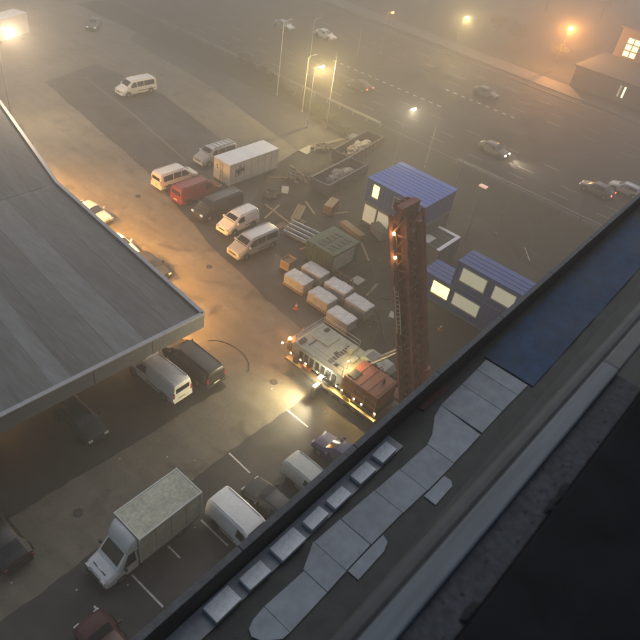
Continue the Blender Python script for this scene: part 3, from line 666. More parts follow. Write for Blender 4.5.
# ------------------------------------------------------------------ wrapped pallets
m_wrap = mat('shrink_wrap', (.46, .46, .45), .2, 0, .3, 2.6, .55, 9, scale2=9, objvar=.15, spec=.8, stretch=(1, 1, 2.5))
def wrapped(label, cx, cy, lx, ly, h, ang):
    root = empty('wrapped_pallet', (cx, cy, .009), ang, label, 'pallet', 'shrink wrapped pallets stacked in two rows')
    for k in range(3): MB().box(-lx/2+k*(lx-.1)/2, -lx/2+k*(lx-.1)/2+.1, -ly/2, ly/2, 0, .1).build('pallet_bearer', m_wood, root)
    for k in range(6):
        y = -ly/2+k*(ly-.12)/5; MB().box(-lx/2, lx/2, y, y+.12, .1, .125).build('pallet_board', m_wood, root)
    bm = bmesh.new(); bmesh.ops.create_cube(bm, size=1); bmesh.ops.subdivide_edges(bm, edges=list(bm.edges), cuts=13, use_grid_fill=True)
    ph = random.uniform(0, 9)
    for v in bm.verts:
        x, y, z = v.co; r = (abs(x*2)**16+abs(y*2)**16+abs(z*2)**16)**(1/16); s = .985/r if r > .985 else 1
        X, Y, Z = x*s*lx, y*s*ly, (z*s+.5)*h
        d = .02*math.sin(X*5+ph)*math.sin(Y*4.1-ph)+.012*math.sin((X+Y)*9+Z*14+ph*2)+.010*math.sin(Y*21+Z*9)+.010*math.sin(Z*19+ph)*(abs(z) < .45)+random.uniform(-.008, .008)
        if z > .45: d -= .05*(.5-abs(x))*(math.cos(Y*5+ph))
        nrm = Vector((x, y, z)).normalized(); v.co = Vector((X, Y, Z+.14))+nrm*d*(.4 if z < -.45 else 1)
    for v in bm.verts: v.co.z = max(v.co.z, .127)
    bm.verts.index_update()
    mb = MB(); mb.add([v.co for v in bm.verts], [[v.index for v in f.verts] for f in bm.faces]); bm.free()
    mb.build('load', m_wrap, root, 24)
for cx, cy, l in ((36.55, 28.25, 'wrapped pallet at the top of the lane side row'), (36.3, 25.1, 'wrapped pallet in the middle of the lane side row'), (35.5, 22.2, 'wrapped pallet nearest the drilling rig in the lane side row'),
                  (38.7, 28.1, 'wrapped pallet by the green tank, top of the inner row'), (38.55, 25.1, 'wrapped pallet in the middle of the inner row'), (38.15, 22.3, 'wrapped pallet at the mast end of the inner row')):
    wrapped(l, cx, cy, 1.55, 2.45, 1.0, random.uniform(-.05, .05))
def crate():
    root = empty('wooden_crate', (38.0, 30.9, .009), .1, 'small orange brown crate at the end of the wrapped pallets', 'crate')
    for k in range(5):
        for s in (1, -1):
            MB().box(-.6, .6, s*.5-.015, s*.5+.015, .05+k*.19, .21+k*.19).build('plank', m_wood, root); MB().box(s*.6-.015, s*.6+.015, -.48, .48, .05+k*.19, .21+k*.19).build('plank', m_wood, root)
    for sx in (1, -1):
        for sy in (1, -1): MB().box(sx*.56-.04, sx*.56+.04, sy*.46-.04, sy*.46+.04, 0, 1.02).build('post', m_wood, root)
    MB().box(-.55, .55, -.45, .45, .06, .75).build('load', mat('sack_tan', (.30, .20, .10), .8), root)
crate()

# ------------------------------------------------------------------ green tank, rack, clutter
def green_tank():
    root = empty('settling_tank', (42.4, 29.2, .009), 0, 'dark green tank with rows of slots in its roof beside the pallets', 'tank'); m = mat('tank_green', (.045, .095, .045), .6, 0, .5, 1.2, scale2=5)
    hx, hy, h = 2.05, 1.75, 2.2
    MB().box(-hx, hx, -hy, hy, .1, h, .04).build('body', m, root)
    for s in (1, -1): MB().box(-hx+.1, hx-.1, s*1.2-.1, s*1.2+.1, 0, .1).build('skid', m_black, root)
    for i in range(5):
        for j in range(2):
            MB().box(-1.5+i*.62, -1.15+i*.62, -1.15+j*1.15, -.35+j*1.15, h+.001, h+.05, .01).build('roof_slot', mat('slot_dark', (.02, .03, .022), .6), root)
    MB().box(-hx+.1, hx-.9, -hy-.05, -hy-.001, .35, h-.25, .01).build('pale_panel', mat('panel_pale', (.40, .41, .37), .6), root)
    for i in range(6): MB().box(-hx-.06, -hx-.001, -hy+.1+i*.62, -hy+.22+i*.62, .15, h-.05).build('rib', m, root)
green_tank()
def rack():
    root = empty('steel_rack', (40.1, 26.9, .009), 0, 'rusty barred rack standing along the green tank', 'rack'); m = mat('rust_brown', (.075, .045, .028), .8, 0, .4, 6)
    for z in (.25, .7, 1.15): MB().bar((0, -2.2, z), (0, 1.9, z), .08).build('rail', m, root)
    for k in range(12): MB().bar((0, -2.2+k*4.1/11, 0), (0, -2.2+k*4.1/11, 1.2), .06).build('upright', m, root)
    for k in range(4): MB().bar((0, -2.1+k*1.3, 1.1), (.55, -2.1+k*1.3, .02), .05).build('stay', m, root)
rack()
def board(label, x, y, lx, ly, ang, m, z=.009, t=.05, cat='board'):
    o = MB().box(-lx/2, lx/2, -ly/2, ly/2, 0, t, .008).build('board', m); o.location = (x, y, z); o.rotation_euler.z = ang; tag(o, label, cat)
board('pale square board on the ground at the foot of the rack', 41.8, 25.25, 1.25, 1.0, .05, mat('board_pale', (.46, .42, .32), .7))
board('pale board on the ground close to the mast', 40.4, 19.6, .9, 1.3, .4, MATS['board_pale'])
board('grey sheet lying near the rust brown skip', P(352, 137).x, P(352, 137).y, 2.2, 1.0, .3, mat('sheet_grey', (.22, .23, .21), .6))
board('long grey sheet near the end of the far parking strip', P(308, 150).x, P(308, 150).y, 2.4, 1.3, .1, MATS['sheet_grey'])
board('broken pale board among the scrap near the container', P(285, 190).x, P(285, 190).y, 1.7, .8, .7, MATS['board_pale'])
def pipes():
    for k, (x, y) in enumerate(((42.2, 33.2), (42.9, 33.5), (43.6, 33.7), (44.3, 34.0))):
        o = MB().cyl((0, -2.1, .26), (0, 2.1, .26), .25, .25, 14)
        b = o.build('steel_pipe', mat('pipe_grey', (.20, .22, .24), .4, .5, .2, 4), None, 40); b.location = (x, y, .01); b.rotation_euler.z = .14
        tag(b, 'large grey pipe lying next to the silver minibus', 'pipe', 'grey pipes lying side by side next to the silver minibus')
    lab = ['outermost', 'second', 'third', 'innermost']
    for o, s in zip([o for o in COL.objects if o.name.startswith('steel_pipe')], lab): o['label'] = 'large grey pipe beside the silver minibus, %s in the row' % s
pipes()
def wood_pallet(label, x, y, ang, z=.009):
    root = empty('wooden_pallet', (x, y, z), ang, label, 'pallet', 'flat wooden pallets')
    for k in range(3): MB().box(-.6, .6, -.4+k*.35, -.3+k*.35, 0, .1).build('bearer', m_wood, root)
    for k in range(6): MB().box(-.6+k*.22, -.5+k*.22, -.4, .4, .1, .125).build('deck_board', m_wood, root)
for l, px_, py_ in (('empty pallet above the grey pipes, left of the pair', 282, 226), ('empty pallet above the grey pipes, right of the pair', 300, 223), ('empty pallet lying behind the silver minibus', 287, 234)):
    p = P(px_, py_); wood_pallet(l, p.x, p.y, random.uniform(-.3, .3))
# scrap heaps
for px_, py_, n, sx, l in ((296, 180, 60, 2.4, 'heap of dark scrap between the container and the navy skip'), (322, 150, 50, 1.8, 'low heap of broken brick left of the rust brown skip'), (270, 196, 40, 1.6, 'scattered scrap on the ground near the container corner'), (408, 310, 40, 1.4, 'spoil heap right behind the mast')):
    p = P(px_, py_); o = rubble(0, 0, sx, sx*.7, .45, n, None, (.08, .26)).build('scrap_heap', mat('scrap_'+l[:9].replace(' ', '_'), (.14, .115, .085), .8, 0, .6, 3)); o.location = (p.x, p.y, .05); tag(o, l, 'scrap', kind='stuff')
for k, (a, b, l) in enumerate((((265, 205), (300, 232), 'long thin timber from the container towards the pipes'), ((290, 166), (306, 178), 'short timber leaning on the scrap heap'), ((300, 250), (318, 244), 'steel beam between the crate and the green tank'))):
    A_, B_ = P(*a), P(*b); d = B_-A_; o = MB().box(0, d.length, -.09, .09, 0, .12).build('timber_beam', m_wood); o.location = (A_.x, A_.y, .01); o.rotation_euler.z = math.atan2(d.y, d.x); tag(o, l, 'beam')
# ring of hose on the lane by the canopy corner
mb = MB(); pts = [(25.0+1.75*math.cos(a)*.9, 25.6+2.4*math.sin(a), .03) for a in [R(-75)+i*R(150)/26 for i in range(27)]]
tag(mb.tube(pts, .035, 6).build('hose', m_black), 'dark hose curved on the lane beside the black van', 'hose')

# ------------------------------------------------------------------ drilling rig with raked mast
def rig():
    RX, RY = 30.3, 17.6
    root = empty('drilling_rig', (RX, RY, 0.01), 0, 'white and red crawler drilling rig with work lights and a tall raked mast', 'drilling rig')
    rw = mat('rig_white', (.40, .40, .31), .5, 0, .22, 1.2, scale2=6); rr = mat('rig_red', (.30, .085, .035), .5, 0, .3, 1.4, scale2=6); ry = mat('rig_yellow', (.55, .36, .05), .5)
    # undercarriage
    for s in (1, -1):
        x = s*1.55
        mb = MB(); prof = [(-3.4, .45), (-3.2, .08), (-2.9, 0), (2.2, 0), (2.5, .08), (2.7, .45), (2.5, .85), (2.2, .95), (-2.9, .95), (-3.2, .85)]
        n = len(prof); mb.add([(x-.33, y, z) for y, z in prof]+[(x+.33, y, z) for y, z in prof], [tuple(range(n)), tuple(range(n, 2*n))]+[(i, (i+1) % n, n+(i+1) % n, n+i) for i in range(n)])
        t = mb.build('track', m_black, root)
        for k in range(18): MB().box(x-.36, x+.36, -2.85+k*.29, -2.66+k*.29, .951, 1.0).build('track_pad', m_steel if k % 5 == 0 else m_black, t)
        for k in range(5): MB().cyl((x+s*.33, -2.5+k*1.1, .35), (x+s*.37, -2.5+k*1.1, .35), .25, .25, 12).build('track_roller', m_steel, t)
    MB().box(-1.2, 1.2, -1.6, 1.2, .4, .95, .05).build('undercarriage', m_black, root)
    MB().cyl((0, -.2, .95), (0, -.2, 1.2), 1.0, 1.0, 24).build('slew_ring', m_steel, root)
    # upper house
    MB().box(-1.85, 1.75, -1.0, 4.1, 1.2, 2.5, .10).build('engine_house', rw, root)
    MB().box(-1.75, 1.65, 4.1, 4.75, 1.25, 2.25, .12).build('counterweight', mat('weight_grey', (.13, .12, .10), .6), root)
    for i, (x, y, a, b) in enumerate(((-.7, 3.0, .9, .12), (.5, 2.2, .9, .12), (-.2, 1.0, .35, .35), (-1.2, .2, .3, .3))): MB().box(x-a/2, x+a/2, y-b/2, y+b/2, 2.5, 2.55, .01).build('roof_hatch', m_black, root)
    MB().box(-.2, 1.3, 1.9, 3.6, 2.501, 2.60, .03).build('roof_cover', rw, root)
    for k in range(7): MB().box(-1.9, -1.851, -.4+k*.55, -.05+k*.55, 1.45, 2.2).build('side_grille', m_black, root)
    mb = MB()
    for x, y in ((-1.7, 3.9), (1.6, 3.9), (1.6, .2), (-1.7, -.8)): mb.cyl((x, y, 2.5), (x, y, 3.3), .025, .025, 6)
    for z in (2.9, 3.3): mb.tube([(-1.7, -.8, z), (-1.7, 3.9, z), (1.6, 3.9, z), (1.6, .2, z)], .022, 6)
    mb.build('guard_rail', m_steel, root)
    # red power pack
    MB().box(-2.05, .45, -4.3, -1.15, 1.55, 3.05, .06).build('power_pack', rr, root)
    for k in range(4): MB().box(-1.9, .3, -4.1+k*.75, -4.04+k*.75, 3.05, 3.09).build('roof_rib', rr, root)
    MB().box(-1.8, -.9, -2.0, -1.3, 3.051, 3.12, .02).build('dark_hatch', m_black, root)
    MB().cyl((-.4, -3.6, 3.05), (-.4, -3.6, 3.5), .09, .09, 10).build('exhaust', m_black, root)
    MB().box(-2.15, .4, -4.5, -1.15, 1.35, 1.549).build('deck', m_black, root)
    mb = MB()
    for y in (-4.3, -3.25, -2.2, -1.2): mb.cyl((-2.12, y, 1.5), (-2.12, y, 2.6), .03, .03, 6)
    for z in (2.05, 2.6): mb.tube([(-2.12, -4.3, z), (-2.12, -1.2, z), (-.3, -1.08, z)], .03, 6)
    mb.build('yellow_rail', ry, root)
    # cab
    sx = [(-.1, 1.2), (-.1, 2.45), (.25, 2.85), (2.3, 2.9), (2.75, 2.5), (2.9, 1.9), (2.75, 1.2)]
    mb = MB(); n = len(sx); mb.add([(.75, -3.1+y, z) for y, z in sx]+[(2.05, -3.1+y, z) for y, z in sx], [tuple(range(n)), tuple(range(n, 2*n))]+[(i, (i+1) % n, n+(i+1) % n, n+i) for i in range(n)])
    mb.build('cab', mat('cab_pale', (.36, .40, .32), .5, 0, .2, 1.2), root, None, .05)
    MB().box(.739, .749, -2.9, -.6, 1.75, 2.45).build('cab_window', m_glass, root); MB().box(.95, 1.85, -1.7, -.9, 2.9, 2.93, .01).build('cab_roof_window', m_glass, root)
    # side catwalk lit by its lamps
    MB().box(-2.35, -1.9, -4.6, 4.2, 1.02, 1.08).build('catwalk', mat('catwalk_yellow', (.20, .17, .10), .5, 0, .3, 6), root)
    MB().box(-2.37, -2.33, -4.6, 4.2, .92, 1.14).build('kick_plate', MATS['catwalk_yellow'], root)
    glow = emitm('work_lamp', (1, .62, .22), 40); hot = emitm('flood_lamp', (1, .92, .72), 120); orange = emitm('beacon_lamp', (1, .30, .05), 80)
    for k, y in enumerate((3.9, 2.9, 2.35, 1.15, .5, -.75, -1.3, -2.45, -3.15, -4.4)):
        g = MB().box(-2.1, -1.9, y-.08, y+.08, 1.55, 1.7, .02).build('work_light', m_black, root)
        MB().box(-2.112, -2.101, y-.06, y+.06, 1.57, 1.68).build('lens', glow, g)
        lamp('work_glow', (-2.2, y, 1.6), (14, 26, 10, 22, 16, 120, 70, 110, 60, 90)[k], (1, .66, .25) if k > 4 else (1, .45, .15), root, 150, (-.6, 0, -1), .04)
    for k in range(6):
        y0 = -1.2-k*.5; MB().tube([(.5+.1*k, y0, 2.45), (.75, y0-.3, 2.9+.1*(k % 3)), (1.0+.1*k, y0-.8, 2.3), (1.2, -4.6, 1.7)], .035, 6).build('hydraulic_hose', m_black, root)
    for k, (x, y, a, b, c, mm_) in enumerate(((-2.1, 2.2, .35, .7, .4, rr), (-2.08, .1, .3, .5, .35, m_black), (-2.1, -1.9, .3, .6, .3, ry), (-2.1, 3.3, .3, .4, .5, m_black))): MB().box(x-a/2, x+a/2, y-b/2, y+b/2, 1.081, 1.081+c, .03).build('tool_box', mm_, root)
    for x, y, q in ((-1.2, 3.6, .3), (1.0, .4, .45), (.2, -.4, .35), (1.2, 3.2, .25)): MB().box(x-q, x+q, y-q*.6, y+q*.6, 2.5, 2.5+q*.7, .04).build('roof_box', rw if q > .3 else m_black, root)
    for k in range(9): MB().box(-1.4+k*.3, -1.22+k*.3, .55, .95, 2.5, 2.53).build('vent_slat', m_black, root)
    # beacon at the rear corner
    MB().cyl((-1.7, 4.5, 2.25), (-1.7, 4.5, 2.4), .12, .12, 12).build('beacon_base', m_black, root)
    MB().ball((-1.7, 4.5, 2.5), .13, 12, 8).build('beacon', orange, root); lamp('beacon_glow', (-1.75, 4.95, 2.5), 240, (1, .45, .13), root, r=.12)
    MB().ball((-2.0, 4.95, 1.9), .07, 10, 6).build('marker_lamp', glow, root)
    MB().bar((-1.75, 4.7, 1.9), (-2.0, 4.92, 1.9), .05).build('marker_bracket', m_black, root)
    # outrigger arm with floodlight
    p = P(321, 379, 1.6); lx, ly = p.x-RX, p.y-RY
    MB().bar((-1.85, ly, 1.45), (lx, ly, 1.55), .16).build('outrigger_arm', rw, root)
    MB().box(lx-.75, lx-.1, ly-.12, ly+.12, 1.05, 1.28, .03).build('outrigger_beam', m_offwhite, root)
    MB().box(lx-.85, lx-.6, ly-.16, ly+.16, 0, 1.06, .03).build('outrigger_foot', m_black, root)
    h = MB().box(lx-.14, lx+.14, ly-.18, ly+.18, 1.62, 1.86, .03).build('floodlight', m_black, root)
    MB().box(lx-.12, lx+.12, ly-.15, ly+.15, 1.861, 1.875).build('lens', hot, h); MB().box(lx-.155, lx-.141, ly-.15, ly+.15, 1.65, 1.83).build('lens', hot, h)
    lamp('flood_glow', (lx-.35, ly, 1.8), 3600, (1, .86, .52), root, 130, (-1, .45, -.22), .1, 1.0)
    lamp('flood_spill', (lx-.35, ly, 1.5), 90, (1, .9, .65), root, r=.1)
    lamp('top_glow', (-.9, -.85, 3.6), 130, (1, .72, .3), root, r=.1); MB().ball((-.9, -.6, 3.32), .06, 8, 6).build('deck_lamp', glow, root); MB().cyl((-.9, -.6, 2.5), (-.9, -.6, 3.28), .02, .02, 6).build('deck_lamp_post', m_black, root)
    # mast: raked back over the machine
    a = Vector((31.5-RX, 11.35-RY, 0.0)); b = Vector((31.5-RX, 16.6-RY, 15.6)); d = (b-a).normalized(); Lm = (b-a).length
    ex = Vector((1, 0, 0)); ey = d.cross(ex).normalized()    # ey points to the camera side or away
    if ey.y > 0: ey = -ey
    mm = mat('mast_red', (.25, .075, .05), .75, 0, .5, 1.5, .4, 9, scale2=7); mm2 = mat('mast_red_dark', (.21, .065, .044), .8, 0, .5, 2, .4, 12)
    def pt(x, y, t): return a+ex*x+ey*y+d*t
    mast = MB().bar(pt(0, -.1, .6), pt(0, -.1, Lm-.4), .62, .5, (1, 0, 0)).build('mast', mm2, root)
    w, dp = .98, .60
    for sx_ in (1, -1):
        for sy in (1, -1): MB().bar(pt(sx_*w, sy*dp, .3), pt(sx_*w, sy*dp, Lm), .17, .17, (1, 0, 0)).build('chord', mm, mast)
    nb = 13; bl = (Lm-.6)/nb
    for k in range(nb):
        t0, t1 = .5+k*bl, .5+(k+1)*bl
        for sy in (1, -1):
            MB().bar(pt(-w, sy*dp, t0), pt(w, sy*dp, t1), .12, .12, (1, 0, 0)).build('brace', mm, mast); MB().bar(pt(w, sy*(dp-.03), t0), pt(-w, sy*(dp-.03), t1), .12, .12, (1, 0, 0)).build('brace', mm, mast)
            MB().bar(pt(-w, sy*dp, t0), pt(w, sy*dp, t0), .13, .13, (0, 0, 1)).build('cross_bar', mm, mast)
        for sx_ in (1, -1):
            MB().bar(pt(sx_*w, -dp, t0), pt(sx_*w, dp, t1), .11, .11, (0, 1, 0)).build('brace', mm, mast); MB().bar(pt(sx_*w, dp, t0), pt(sx_*w, -dp, t0), .11, .11, (0, 0, 1)).build('cross_bar', mm, mast)
        MB().bar(pt(-.50, -.50, t0+.05), pt(-.50, -.50, t1-.06), .88, .06, ey).build('web_plate', mm, mast); MB().bar(pt(.48, -.52, t0+.07), pt(.48, -.52, t1-.04), .86, .06, ey).build('web_plate', mm2, mast)
        MB().bar(pt(-.42, .40, t0+.05), pt(-.42, .40, t1-.1), .5, .06, ey).build('web_plate', mm2, mast); MB().bar(pt(.42, .40, t0+.05), pt(.42, .40, t1-.1), .55, .06, ey).build('web_plate', mm, mast)
    MB().cyl(pt(0, .95, .2), pt(0, .95, Lm*.97), .22, .22, 14).build('kelly_bar', mm2, mast)
    MB().cyl(pt(0, .95, 1.0), pt(0, .95, 5.0), .42, .42, 14).build('rotary_drive', rr, mast)
    MB().bar(pt(-1.0, 0, Lm), pt(1.0, 0, Lm), .5, 1.2, (0, 0, 1)).build('mast_head', mm, mast)
    for x in (-.5, .1, .6): MB().cyl(pt(x, -.3, Lm+.35), pt(x+.12, -.3, Lm+.35), .36, .36, 16).build('sheave', mm2, mast)
    for k in range(4):
        x = -1.02-.09*k*.6; mb = MB()
        mb.tube([pt(x+.05*math.sin(i*1.3+k), -.2+.15*math.sin(i*.8+k*2), .8+i*(Lm-2)/14) for i in range(15)], .035, 6); mb.build('hose', m_black if k % 2 else mm2, mast)
    mb = MB()
    for s in (-.16, .16): mb.bar(pt(-1.18, -.25+s, 8.0), pt(-1.18, -.25+s, 11.6), .05)
    for k in range(11): mb.bar(pt(-1.18, -.41, 8.1+k*.31), pt(-1.18, -.09, 8.1+k*.31), .04)
    mb.build('ladder', mat('ladder_lit_tone', (.5, .48, .4), .5), mast)  # pale colour stands in for lamp-lit bits along the mast edge
    for t, e in ((Lm*.93, 22), (Lm*.83, 16)):
        q = pt(-1.15, -.25, t); h = MB().ball(q, .10, 10, 7).build('mast_lamp', glow, mast); MB().bar(pt(-.95, -.25, t), pt(-1.1, -.25, t), .05).build('lamp_bracket', mm2, mast)
        lamp('mast_glow', pt(-1.35, -.35, t-.15), e, (1, .7, .3), root, r=.06)
    for s in (1, -1): MB().cyl((1.2+s*.6, -1.2, 2.2), pt(s*.6, .5, 7.0), .11, .09, 10).build('backstay_ram', m_steel, root)
    MB().box(.5, 1.9, -5.9, -3.2, 1.2, 1.5, .04).build('mast_foot_beam', rr, root)
rig()

# ------------------------------------------------------------------ poles and street lamps
m_pole = mat('pole_grey', (.36, .36, .34), .5, .2, .2, 3)
def pole_h(b, t):
    g = P(*b); best = (1e9, 0)
    for k in range(10, 300):
        z = k*.1; w = Vector((g.x, g.y, z))-CAMP; yy = 320-FPX*w.dot(UP)/w.dot(FW)
        if abs(yy-t[1]) < best[0]: best = (abs(yy-t[1]), z)
    return g, best[1]
def pole(label, b, h, head=None, lit=None, energy=0, col=(1, .8, .4), arm=1.1, ang=0, r=.075, cat='pole', glow=60, frac=1.0):
    root = empty('street_lamp' if head else 'slim_pole', (b[0], b[1], .012), ang, label, 'street lamp' if head else cat, 'lamps and poles around the site')
    MB().cyl((0, 0, 0), (0, 0, .25), r*2.2, r*1.9, 10).build('base', m_pole, root)
    MB().cyl((0, 0, .25), (0, 0, h), r, r*.6, 10).build('shaft', m_pole, root, 50)
    if head:
        z = h*frac
        MB().tube([(0, 0, z-.05), (arm*.5, 0, z+.12), (arm, 0, z+.15)], r*.55, 8).build('arm', m_pole, root)
        hd = MB().box(arm-.1, arm+.5, -.12, .12, z+.08, z+.22, .04).build('lamp_head', m_steel, root)
        if lit:
            MB().ball((arm+.34, 0, z+.0), .26, 14, 9, (1.45, 1, .75)).build('globe', emitm('lens_'+lit, col, glow*.25), hd)
            lamp('lamp_light', (arm+.34, 0, z-.32), energy, col, root, r=.15)
    else:
        MB().ball((0, 0, h+.03), r*.9, 8, 6).build('cap', m_pole, root)
    return root
YEL = (1, .74, .30); ORA = (1, .40, .10)
def PL(label, b, t, **k):
    g, h = pole_h(b, t); return pole(label, (g.x, g.y), h, **k)
PL('unlit tall lamp post, leftmost in the group by the hedge', (277, 95), (285, 22), head=True)
PL('unlit lamp post, middle of the group by the hedge', (302, 112), (306, 57), head=True)
PL('tall slim post right of the glowing lamp', (326, 128), (335, 52))
g = P(322, 66, 8.0); pole('street lamp with the brightest yellow glow above the car park', (g.x-1.4, g.y), 7.9, head=True, lit='yellow', energy=5200, col=YEL, glow=700)
PL('faint lamp post beyond the glowing lamp', (308, 75), (312, 20), head=True)
PL('distant slim post on the road beyond the glowing lamp', (357, 56), (363, 18))
g, h = pole_h((398, 162), (405, 110)); pole('lit street lamp standing behind the blue cabin roof', (g.x-.6, g.y), h, head=True, lit='white', energy=1500, col=(1, .88, .6), glow=120)
PL('slim pole just right of the blue cabin roof', (425, 168), (435, 125))
PL('tall slim pole in front of the road, right of the blue roof', (446, 217), (467, 151))
def signpole():
    g, h = pole_h((465, 240), (487, 187))
    root = empty('banner_pole', (g.x, g.y, .012), 0, 'slim pole topped by a small pinkish lit box', 'pole', 'lamps and poles around the site')
    MB().cyl((0, 0, 0), (0, 0, h), .075, .05, 10).build('shaft', m_pole, root)
    MB().box(-.28, .28, -.42, .42, h, h+.14, .02).build('light_box', mat('light_box_pink', (.6, .4, .3), .5, emit=(1, .55, .38), estr=.55), root)
signpole()
PL('short slim pole farthest right on the dark verge', (495, 235), (510, 205))
g = P(467, 17, 8.0); pole('small yellow street lamp far off at the top', (g.x-1.2, g.y), 7.9, head=True, lit='farwhite', energy=5000, col=YEL, glow=200)
g = P(571, 27, 8.0); pole('orange glowing street lamp at the top right', (g.x-1.2, g.y), 7.9, head=True, lit='orange', energy=15000, col=ORA, glow=420)
g = P(6, 28, 11); pole('orange lamp blazing at the top left corner', (g.x-1.2, g.y), 10.9, head=True, lit='sodium', energy=7000, col=(1, .74, .48), glow=420)
g = P(392, 12, 7.0); pole('faint orange lamp at the top, right of centre', (g.x-1.2, g.y), 6.9, head=True, lit='faint', energy=250, col=ORA, glow=25)

# ------------------------------------------------------------------ shrubs and trees
m_leaf = mat('leaf_dark', (.045, .055, .024), .7, 0, .5, 2, objvar=.3); m_bark = mat('bark', (.06, .045, .03), .9)
def leaves(mb, c, rad, n, size):
    for k in range(n):
        u = Vector((random.gauss(0, 1), random.gauss(0, 1), random.gauss(0, 1))).normalized()*(random.random()**.45)
        q = Vector((c[0]+u.x*rad[0], c[1]+u.y*rad[1], max(.05, c[2]+u.z*rad[2]))); s = size*random.uniform(.6, 1.4)
        t = Vector((random.uniform(-1, 1), random.uniform(-1, 1), random.uniform(-.5, .5))).normalized()*s; b = t.cross(Vector((random.uniform(-1, 1), random.uniform(-1, 1), 1))).normalized()*s*.6
        mb.add([q-t, q+b, q+t, q-b], [(0, 1, 2, 3)])
def bush(label, x, y, r, h, group):
    root = empty('shrub', (x, y, .012), random.uniform(0, 6), label, 'shrub', group)
    mb = MB()
    for k in range(7): mb.cyl((0, 0, 0), (random.uniform(-r, r)*.5, random.uniform(-r, r)*.5, h*.7), .03, .01, 5)
    mb.build('stems', m_bark, root)
    mb = MB()
    for k in range(6): leaves(mb, (random.uniform(-r, r)*.6, random.uniform(-r, r)*.6, h*random.uniform(.35, .75)), (r*.55, r*.55, h*.35), 120, .10)
    mb.build('foliage', m_leaf, root)
wds = ['first', 'second', 'third', 'fourth', 'fifth', 'sixth', 'seventh', 'eighth', 'ninth', 'tenth', 'eleventh', 'twelfth']
for k in range(12):
    t = k/11; p = P(242+103*t, 62+72*t); bush('dark shrub in the hedge by the far parking strip, %s from the left' % wds[k], p.x+random.uniform(-.4, .4), p.y, random.uniform(1.0, 1.5), random.uniform(1.0, 1.6), 'hedge shrubs along the far parking strip')
def tree(label, x, y, h, r):
    root = empty('tree', (x, y, .02), random.uniform(0, 6), label, 'tree', 'hazy trees beyond the road')
    mb = MB().cyl((0, 0, 0), (.1, .1, h*.45), .2, .13, 9); tips = []
    for k in range(7):
        a = k*.9+random.random(); q = (math.cos(a)*r*.55, math.sin(a)*r*.55, h*random.uniform(.55, .9)); mb.cyl((.08, .08, h*.35+k*.15), q, .08, .02, 6); tips.append(q)
    mb.build('trunk', m_bark, root)
    mb = MB()
    for q in tips+[(0, 0, h*.85), (0, 0, h*.7)]: leaves(mb, q, (r*.45, r*.45, h*.16), 130, .17)
    mb.build('crown', m_leaf, root)
for px_, py_, h, r, l in ((494, 42, 5, 2.6, 'left tree of the pair left of the orange lamp'), (512, 48, 5, 2.4, 'right tree of the pair left of the orange lamp'), (545, 12, 7, 3.2, 'hazy tree at the top edge above the orange lamp'), (600, 20, 7, 3.5, 'hazy tree between the orange lamp and the lit building'),
                       (625, 8, 8, 3.5, 'hazy tree in the top right corner'), (430, 6, 6, 3.0, 'hazy tree at the top edge left of the small yellow lamp'), (556, 62, 3.5, 1.8, 'small tree just below the orange lamp')):
    p = P(px_, py_); tree(l, p.x, p.y, h, r)

# ------------------------------------------------------------------ building at the right edge
def far_building():
    root = empty('roadside_building', (128, 20, .02), 0, 'long low building with lit windows at the right edge beyond the road', 'building'); ox, oy = 128, 20
    wm = mat('far_wall', (.15, .13, .105), .7, 0, .2, .4, scale2=2); rm = mat('far_roof', (.07, .072, .062), .8)
    X0 = 121.5
    ytop = PX(572, 78, X0).y
    MB().box(X0-ox, 136-ox, -20-oy, ytop-oy, 0, 3.6).build('low_wing', wm, root); MB().box(X0-ox-.3, 136-ox, -20-oy, ytop-oy+.3, 3.6, 3.85, .03).build('low_roof', rm, root)
    for k in range(9): MB().box(X0-ox-.04, X0-ox, ytop-oy-2.2-k*3.4, ytop-oy-2.1-k*3.4, .05, 3.55).build('pilaster', wm, root)
    X1 = 136.0; c = PX(633, 49, X1); 
    MB().box(X1-ox, 150-ox, -20-oy, c.y+3.2-oy, 0, c.z+3.0).build('main_block', wm, root); MB().box(X1-ox-.4, 150.4-ox, -20.4-oy, c.y+3.6-oy, c.z+3.0, c.z+3.3, .03).build('main_roof', rm, root)
    lit = emitm('office_window', (1, .92, .50), 2.2)
    for k in range(2):
        for j in range(3):
            yy = c.y+.9-k*1.3; zz = c.z+(j-1)*1.15
            f = MB().box(X1-ox-.06, X1-ox-.001, yy-.6-oy, yy+.6-oy, zz-.52, zz+.52).build('window', m_offwhite, root); MB().box(X1-ox-.075, X1-ox-.061, yy-.53-oy, yy+.53-oy, zz-.45, zz+.45).build('pane', lit, f)
    for px_ in (627, 622):
        q = PX(px_, 85, X0); f = MB().box(X0-ox-.05, X0-ox-.001, q.y-.22-oy, q.y+.22-oy, 1.0, 3.1).build('window', m_steel, root)
        MB().box(X0-ox-.065, X0-ox-.051, q.y-.16-oy, q.y+.16-oy, 1.1, 3.0).build('pane', lit if px_ == 627 else m_shutterglow, f)
far_building()

